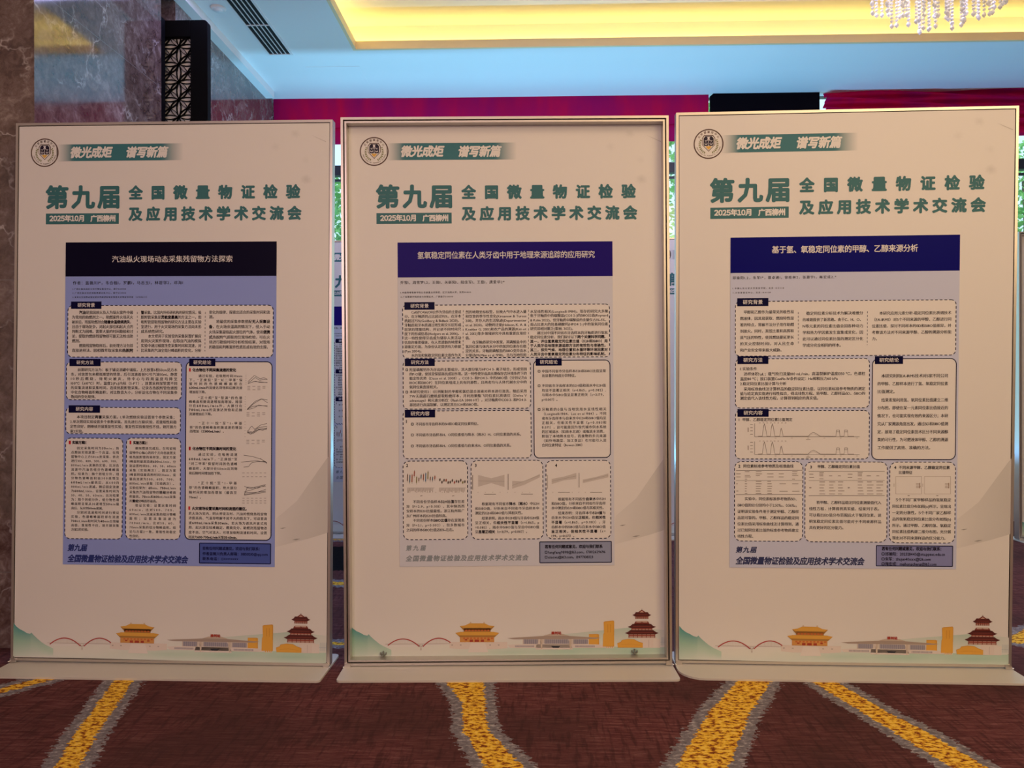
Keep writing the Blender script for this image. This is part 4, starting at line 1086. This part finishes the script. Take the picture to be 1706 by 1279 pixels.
    P.panel(997, 648, 1374, 1123, 24, 'solid', (1007, 638, 1135, 673), '研究结论')
    for y in (701, 772, 888): P.bullet(1024, y)
    P.lines(1037, 1351, [701, 723], 0, 14.5, ['中国不同省市牙齿样本δ2H和δ18O比值呈现', '出显著的纬度分异特征。~'])
    P.lines(1037, 1351, [772, 795, 817, 840], 0, 14.5, ['不同省市牙齿样本的δ2H值和雨水中δ2H值', '均呈不显著正相关（t=1.865，p=0.082）,', '与雨水中δ18O值呈显著正相关（t=3.179，', 'p=0.007）。~'])
    P.lines(1037, 1353, 888, 21.9, 14.5, ['牙釉质的δ值与当地饮用水呈线性相关', '（Longinelli 1984、Luz et al 1984）。不同', '省市牙齿样本与自来水中δ2H和δ18O值均呈', '正相关，但相关性不显著（p=0.083和', '0.071），这可能是因为现代城市供水系统', '的区域调水（如南水北调）或瓶装水消费，', '削弱了本地降水信号，而食物的多元来源', '（如外地蔬菜、加工食品）也可能引入混', '合同位素特征（Bowen 2010）~'])
    P.zone(660, 765, 4.611)
    for x0, y0, x1, y1, n in ((52, 14, 551, 614, '2'), (575, 10, 1130, 610, '3'), (1150, 10, 1650, 606, '4')):
        P.panel(x0, y0, x1, y1, 46, 'dash')
        P.small(n, {'2': 76, '3': 604, '4': 1220}[n], None, 46, 28, INK, 0.03, part=P.p)
        g_, gl_ = (0.13, 0.11, 0.10), (0.60, 0.58, 0.56)
        if n == '2':
            rnd_ = random.Random(5); cols = [(0.28, 0.18, 0.14), (0.45, 0.14, 0.08), (0.30, 0.30, 0.10), (0.10, 0.22, 0.32), (0.5, 0.12, 0.10)]
            for k in range(13):
                x = 86+k*17.5; y = 130+rnd_.uniform(-22, 30); hgt = rnd_.uniform(10, 30); c = cols[(k*3) % 5]
                if k == 8: c, y, hgt = (0.06, 0.22, 0.42), 138, 32
                P.shape([(x-4, y+hgt), (x+4, y+hgt), (x+6, y-hgt), (x-2, y-hgt)], c); P.curve([(x+1, y+hgt+12), (x+2, y-hgt-8)], 2, g_)
            for k in range(13):
                x = 335+k*16; y = 166+rnd_.uniform(-10, 12); c = cols[(k*2) % 5] if k % 4 == 3 else g_
                P.shape([(x-5, y+9), (x+6, y+8), (x+7, y-9), (x-4, y-8)], c); P.curve([(x, y+14), (x+2, y-14)], 2, g_)
            for x0_ in (90, 334):
                for k in range(25): P.curve([(x0_+k*8, 222), (x0_+k*8-3, 246+rnd_.uniform(-5, 12))], 3.5, (0.40, 0.36, 0.33))
                P.curve([(x0_-4, 219), (x0_+202, 219)], 1.5, g_); P.curve([(x0_+95, 281), (x0_+112, 279)], 4, g_)
        if n == '3':
            P.shape([(630, 120), (730, 145), (832, 118), (832, 212), (730, 182), (630, 210)], gl_); P.curve([(630, 165), (832, 168)], 2.5, (0.40, 0.38, 0.37))
            P.curve([(588, 120), (588, 232)], 4, g_); P.curve([(676, 268), (766, 268)], 4, g_)
            P.shape([(892, 165), (980, 170), (1104, 112), (1104, 138), (990, 192), (892, 225)], gl_); P.curve([(892, 200), (1104, 122)], 2.5, (0.40, 0.38, 0.37))
            P.curve([(860, 112), (860, 234)], 4, g_); P.curve([(960, 267), (1050, 267)], 4, g_)
        if n == '4':
            P.shape([(1195, 150), (1290, 132), (1384, 104), (1384, 150), (1290, 160), (1195, 190)], gl_); P.curve([(1195, 168), (1384, 127)], 2.5, (0.40, 0.38, 0.37))
            P.curve([(1162, 120), (1162, 225)], 3, g_); P.curve([(1244, 253), (1334, 253)], 4, g_)
            P.shape([(1434, 155), (1530, 136), (1630, 108), (1630, 138), (1530, 160), (1434, 182)], gl_); P.curve([(1434, 168), (1630, 122)], 2.5, (0.40, 0.38, 0.37))
            P.curve([(1405, 104), (1405, 216)], 4, g_); P.curve([(1490, 253), (1582, 253)], 4, g_)
        for k in range(8):
            P.curve([(x0+50+k*(x1-x0-100)/8, 252), (x0+56+k*(x1-x0-100)/8, 252)], 5, (0.45, 0.42, 0.40))
        if n == '2': P.lines(78, 525, [327, 363, 398, 435, 470, 507, 543], 0, 23, ['　　不同省份牙齿样本[δ2H比值]存在差', '异（F=2.9，p=0.001），其中陕西西', '安样本的δ2H比值最低，浙江杭州和广', '东广州样本的δ2H比值较高。~', '　　不同省份样本[δ18O比值]存在显著差', '异（F=3.1，p=0.002），但多数城市', '之间的样本δ18O比值达15‰左右。~'])
        if n == '3': P.lines(606, 1099, [343, 378, 413, 453, 488, 523, 557], 0, 23, ['　　根据现有不同省市[降水（雨水）]中δ2H', '和δ18O值，分析来自不同省市牙齿样本中', '测定的δ2H和δ18O值与其相关性。~', '　　结果表明，雨水中δ2H值与牙齿中δ2H值', '呈正相关，但[相关性不显著]（t=1.865，p', '=0.083），雨水中δ18O值与牙齿中δ18O值', '呈[显著正相关]（t=3.179，p=0.007）。~'])
        if n == '4': P.lines(1192, 1609, [306, 340, 374, 413, 448, 484, 520, 554, 588], 0, 23, ['　　根据现有不同省份[自来水]中δ2H', '和δ18O值，分析来自不同省市牙齿样', '本中测定的δ2H和δ18O值与其相关性。', '　　结果表明：牙齿样本中[δ2H值]与', '自来水中δ2H值呈[正相关]，但[相关性]', '[不显著]（t=1.865，p=0.083），牙', '齿样本中的δ18O值与自来水中δ18O值', '[呈正相关，但相关性不显著]（t=', '1.99，p=0.071）。~'])
    P.footer(76, 682, 228, 38, 76, 762, 1015, 42, (0.28, 0.33, 0.38))
    P.contact(1103, 634, 1654, 790, (0.30, 0.35, 0.52))
    P.small('若有任何问题或意见，欢迎与我们联系', 1142, 1586, 671, 25, INK, 0.035, part=P.p)
    for t, y, x in (('fangfang9898@163.com，17802629696', 713, 1608), ('xiaoxu@163.com，13977108323', 751, 1514)):
        P.bullet(1152, y, 8); P.small(t, 1166, x, y, 24, INK, 0.02, part=P.p)
    return P.done()

# ---- right poster
def poster_right():
    P = Poster(POSE[2], 0.0004, [(1217.2, 395.3), (1599.4, 391.1), (1215.3, 945.1), (1593.2, 948)], (0.58, 0.64, 0.84), (0.004, 0.004, 0.17), (1408, 452.7),
               'research poster with dark blue title band and lilac grey paper, on the right stand')
    P.zone(1200, 380, 4.062)
    P.title('基于氢、氧稳定同位素的甲醇、乙醇来源分析', 348, 1337, 147, 47, 0.02)
    P.small('邱瑜阳1,2，朱军1*，慕卓通1，徐桂林2，张源宇1，梅宏成2,*', 83, 785, 337, 20)
    P.small('1.中国人民公安大学侦查学院，北京 100038', 83, 430, 408, 12)
    P.small('2.公安部鉴定中心，北京 100038', 83, 340, 437, 12)
    P.panel(102, 497, 1592, 858, 34, 'dash', (114, 474, 325, 527), '研究背景')
    P.lines(133, 498, 569, 42.8, 22.5, ['　甲醇和乙醇作为最常见的极性易', '燃液体，因其易获取、燃烧特性显', '著的特点，常被不法分子用作助燃', '剂放火。同时，其低比重和高挥和', '蒸气压的特性，使其燃烧蔓延更长', '的灭火控制时间[1]，对人民生命', '和产业安全带来极大威胁。~'])
    P.lines(556, 966, 577, 43.2, 22.5, ['　稳定同位素分析技术为解决难缠分', '的难题提供了新思路。由于C、H、O、', 'N等元素的同位素比值会因各种动力', '学和热力学因素发生富集或贫化，因', '此可以通过同位素比值的测定区分化', '学成分完全相同的样本。~'])
    P.lines(1025, 1563, 576, 43.2, 22.5, ['　　本研究应用元素分析-稳定同位素比质谱技术', '（EA-IRMS）对5个不同来源的甲醇、乙醇进行同', '位素比值，探讨不同样本的δD和δ18O值差异，并', '考察该方法对不同来源甲醇、乙醇的溯源分析能', '力。~'])
    P.dots(528, 568, 528, 790, 3.4); P.dots(996, 562, 994, 790, 3.4)
    P.panel(103, 885, 1007, 1215, 34, 'dash', (116, 866, 325, 918), '研究方法')
    P.lines(133, 980, [952, 987, 1020, 1053, 1089, 1120, 1151], 0, 22.5, ['1. 实验条件~', '　进样体积1 μL；载气吹扫流量100 mL/min，高温裂解炉温度1350 ℃，色谱柱', '温度80 ℃；接口装置ConFlo IV条件设定：He稀释压力60 kPa~', '2.稳定同位素比值计算与分析~', '　采用标准曲线法计算样品的稳定同位素比值，以同位素标准参考物质的测定', '值与给定真实值进行线性拟合，得出线性方程。将甲醇、乙醇样品δD、δ18O的', '测定值代入该线性方程，计算得到相应的真实值。~'])
    P.panel(1030, 884, 1590, 1566, 40, 'solid', (1046, 866, 1236, 918), '研究结论')
    P.lines(1062, 1541, [1000, 1053, 1106, 1163, 1216, 1270, 1324, 1378, 1431, 1485], 0, 24, ['　本研究利用EA-IRMS技术对5家不同公司', '的甲醇、乙醇样本进行了氢、氧稳定同位素', '比值测定。~', '　结果发现利用氢、氧同位素比值建立二维', '分布图，即使在某一元素同位素比值接近的', '情况下，也可能实现有效的来源区分；本研', '究从厂家溯源角度出发，通过δD和δ18O值测', '定，展现了稳定同位素技术区分不同来源醇', '类的可行性，为可燃液体甲醇、乙醇的溯源', '工作提供了高效、准确的方法。~'])
    P.zone(1200, 660, 4.062)
    P.panel(103, 97, 1006, 424, 34, 'dash', (116, 86, 327, 138), '研究内容')
    P.small('1', 124, None, 158, 22, INK, 0.03, part=P.p); P.small('甲醇、乙醇稳定同位素比值测定', 148, 487, 158, 22, INK, 0.01, part=P.p)
    g_ = (0.14, 0.12, 0.11)
    for y0, y1 in ((183, 273), (305, 393)):
        P.curve([(232, y0), (232, y1), (942, y1)], 2.4, g_)
        hh = y1-y0
        tr_ = [(255, y1-3), (283, y1-4)]
        for px_, w, h_ in ((298, 9, 1.0), (352, 9, 1.0), (412, 7, 0.66), (630, 24, 0.33)):
            tr_ += [(px_-w*1.5, y1-3), (px_-w*0.7, y1-hh*h_*0.75), (px_, y1-hh*h_*0.98), (px_+w*0.7, y1-hh*h_*0.75), (px_+w*1.9, y1-3)]
        for px_ in (796, 850): tr_ += [(px_-13, y1-3), (px_-10, y1-hh*0.5), (px_+10, y1-hh*0.5), (px_+13, y1-3)]
        tr_ += [(905, y1-3)]
        P.curve(tr_, 2.2, g_); P.curve([(x, min(y1-2, y+hh*0.10)) for x, y in tr_], 1.4, (0.42, 0.38, 0.36))
        for px_ in (796, 850): P.curve([(px_-11, y1-hh*0.36), (px_+11, y1-hh*0.36)], 1.6, g_)
        for k in range(4): P.curve([(202, y0+6+k*hh/4), (220, y0+6+k*hh/4)], 3, g_)
        P.curve([(188, y0+28), (188, y0+58)], 6, (0.3, 0.26, 0.25))
        for k in range(8): P.curve([(262+k*25, y0-3), (272+k*25, y0-3)], 4, (0.36, 0.32, 0.30))
        for k in range(6): P.curve([(368+k*110, y1+10), (380+k*110, y1+10)], 3, (0.42, 0.38, 0.36))
        P.curve([(580, y1+18), (610, y1+18)], 4, (0.36, 0.32, 0.30))
    P.panel(97, 441, 556, 981, 46, 'dash')
    P.small('2', 122, None, 472, 24, INK, 0.04, part=P.p); P.small('同位素标准参考物质及标准曲线', 154, 495, 472, 22, INK, 0.015, part=P.p)
    P.curve([(106, 502), (555, 500)], 3, g_); P.curve([(106, 569), (555, 569)], 2, g_); P.curve([(106, 665), (555, 664)], 3, g_)
    def table(xs_, ys_, w, ink=(0.26, 0.22, 0.20), th=4.0):
        r_ = random.Random(int(xs_[0]))
        for y in ys_:
            for x in xs_: P.curve([(x, y), (x+w*r_.uniform(0.6, 1.0), y)], th, ink)
    table([108, 240, 316, 395, 486], [524], 45); table([166, 240, 486], [510, 535], 46); table([108, 166, 318, 395], [545], 44); table([166, 486], [560], 22)
    table([240, 318], [575, 592, 608, 624, 641, 657], 40); table([166], [575, 592, 608, 624, 641, 657], 18); table([108], [592, 641], 14); table([400, 486], [592, 642], 60, th=3)
    P.lines(115, 531, [693, 736, 779, 821, 863, 905, 946], 0, 22.5, ['　　实验中，同位素标准参考物质δD、', 'δ18O值的SD分别均小于2.50‰、0.56‰，', '证明该实验条件用于测定甲醇、乙醇样', '品是可靠的。甲醇、乙醇样品的稳定同', '位素比值采用标准曲线法计算得到，通', '过已知同位素比值的标准参考物质建立', '线性方程。~'])
    P.panel(574, 444, 1126, 987, 46, 'dash')
    P.small('3', 608, None, 478, 24, INK, 0.04, part=P.p); P.small('甲醇、乙醇稳定同位素比值', 656, 944, 476, 22, INK, 0.015, part=P.p)
    P.curve([(598, 507), (1112, 507)], 3, g_); P.curve([(598, 569), (1112, 569)], 2, g_); P.curve([(598, 672), (1112, 671)], 3, g_)
    table([602, 670, 862, 930], [527], 36); table([670, 930], [516, 558], 36); table([736, 796, 990, 1056], [538], 30); table([602, 862], [549], 42); table([670, 930], [538], 32)
    table([670, 736, 796, 930, 992, 1056], [579, 600, 619, 640, 660], 46); table([602, 862], [618], 18, th=6)
    P.lines(600, 1089, [718, 760, 803, 846, 888], 0, 22.5, ['　　将甲醇、乙醇样品稳定同位素测量值代入', '线性方程，计算得到真实值，结果列于表。', '可以看出δD值分布范围远大于氧同位素，说', '明氢稳定同位素比值可能对于不同来源样品', '具有更好的区分能力。~'])
    P.panel(1148, 445, 1586, 993, 46, 'dash')
    P.small('4', 1176, None, 481, 24, INK, 0.04, part=P.p); P.small('不同来源甲醇、乙醇稳定同位素', 1206, 1553, 482, 22, INK, 0.015, part=P.p); P.small('比值特征', 1206, 1299, 515, 22, INK, 0.015, part=P.p)
    for x0, x1 in ((1187, 1362), (1381, 1558)):
        P.curve([(x0, 542), (x1, 542), (x1, 660), (x0, 660), (x0, 542)], 1.8, (0.38, 0.33, 0.30))
        table([x1-38], [592, 600, 609, 617], 34, (0.28, 0.20, 0.16), 2.6); P.curve([(x1-12, 585), (x1-12, 622)], 5, (0.36, 0.26, 0.20))
        P.curve([(x0-12, 590), (x0-12, 612)], 3, (0.4, 0.36, 0.33)); P.curve([(x0+80, 672), (x0+94, 672)], 4, g_)
    P.lines(1162, 1561, [700, 744, 787, 830, 873, 915, 958], 0, 22.5, ['　５个不同厂家甲醇样品的氢氧稳定', '同位素比值分布如图(a)所示，呈现出', '一定的分散性。５个不同厂家乙醇样', '品的氢氧稳定同位素比值分布如图(b)', '所示。通过甲醇、乙醇的氢、氧稳定', '同位素比值构建二维分布图，充分展', '现出对不同来源样品的区分能力。~'])
    P.footer(106, 1038, 246, 40, 106, 1112, 974, 50, (0.045, 0.055, 0.15))
    P.contact(1056, 1010, 1571, 1151, (0.25, 0.28, 0.55))
    P.small('若有任何问题或意见，欢迎与我们联系：', 1092, 1510, 1030, 24, INK, 0.035, part=P.p)
    for t, y, x in (('邱瑜阳：2023211445@stu.ppsuc.edu.cn', 1066, 1520), ('朱军：zhujun40xxx@126.com', 1100, 1424), ('梅宏成：meihongcheng@163.com', 1133, 1464)):
        P.bullet(1101, y, 8); P.small(t, 1114, x, y, 24, INK, 0.02, part=P.p)
    return P.done()

# ------------------------------------------------------------------ put the stands and posters up
FRONT, BACK = 'white conference display stands in the front row', 'display stands in the back row by the window'
make_stand(POSE[0], False, 'left of the three big white stands, frame flush, beside the marble wall', FRONT, -0.004, 0.002, radii=(0.012, 0.014))
make_stand(POSE[1], True, 'middle one of the big white stands, board sunk into a deep double frame', FRONT, radii=(0.016, 0.016))
make_stand(POSE[2], False, 'right of the three big white stands, tallest in view, below the chandelier', FRONT, 0.001, 0.0, radii=(0.085, 0.020))
poster_left()
PM = poster_middle(POSE[1], 0.0382)
poster_right()
# back row, seen only through the gaps
bA = (-1.56+SW/2, 5.08, 1.0, 0, 0); bC = (0.772+SW/2, 5.06, 0, 0, 0); bE = (3.165+SW/2, 4.94, 0, 0, 0)
make_stand(bA, False, 'stand with a blue-banded poster showing through the gap right of the left stand', BACK)
make_stand(bC, False, 'back-row stand whose emblem edge shows through the narrow gap right of the middle stand', BACK)
make_stand(bE, True, 'stand in the back row peeping out at the far right edge of the photo', BACK)
pb = PM.copy(); col.objects.link(pb)
pb['label'] = 'blue-banded poster on the back-row stand, seen through the gap right of the left stand'
pb['group'] = 'posters on the back row stands'
ba_, ta_ = board_matrix(*bA); bm_, tm_ = board_matrix(*POSE[1])
loc = (bm_ @ tm_).inverted() @ PM.matrix_world
pb.matrix_world = ba_ @ ta_ @ Matrix.Translation((loc.translation.x, 0.0004, loc.translation.z))
for c in list(PM.children):
    d = c.copy(); col.objects.link(d); d.parent = pb; d.matrix_local = c.matrix_local
    for s2 in list(c.children):
        e = s2.copy(); col.objects.link(e); e.parent = d; e.matrix_local = s2.matrix_local
bpy.data.objects.remove(_fo, do_unlink=True)
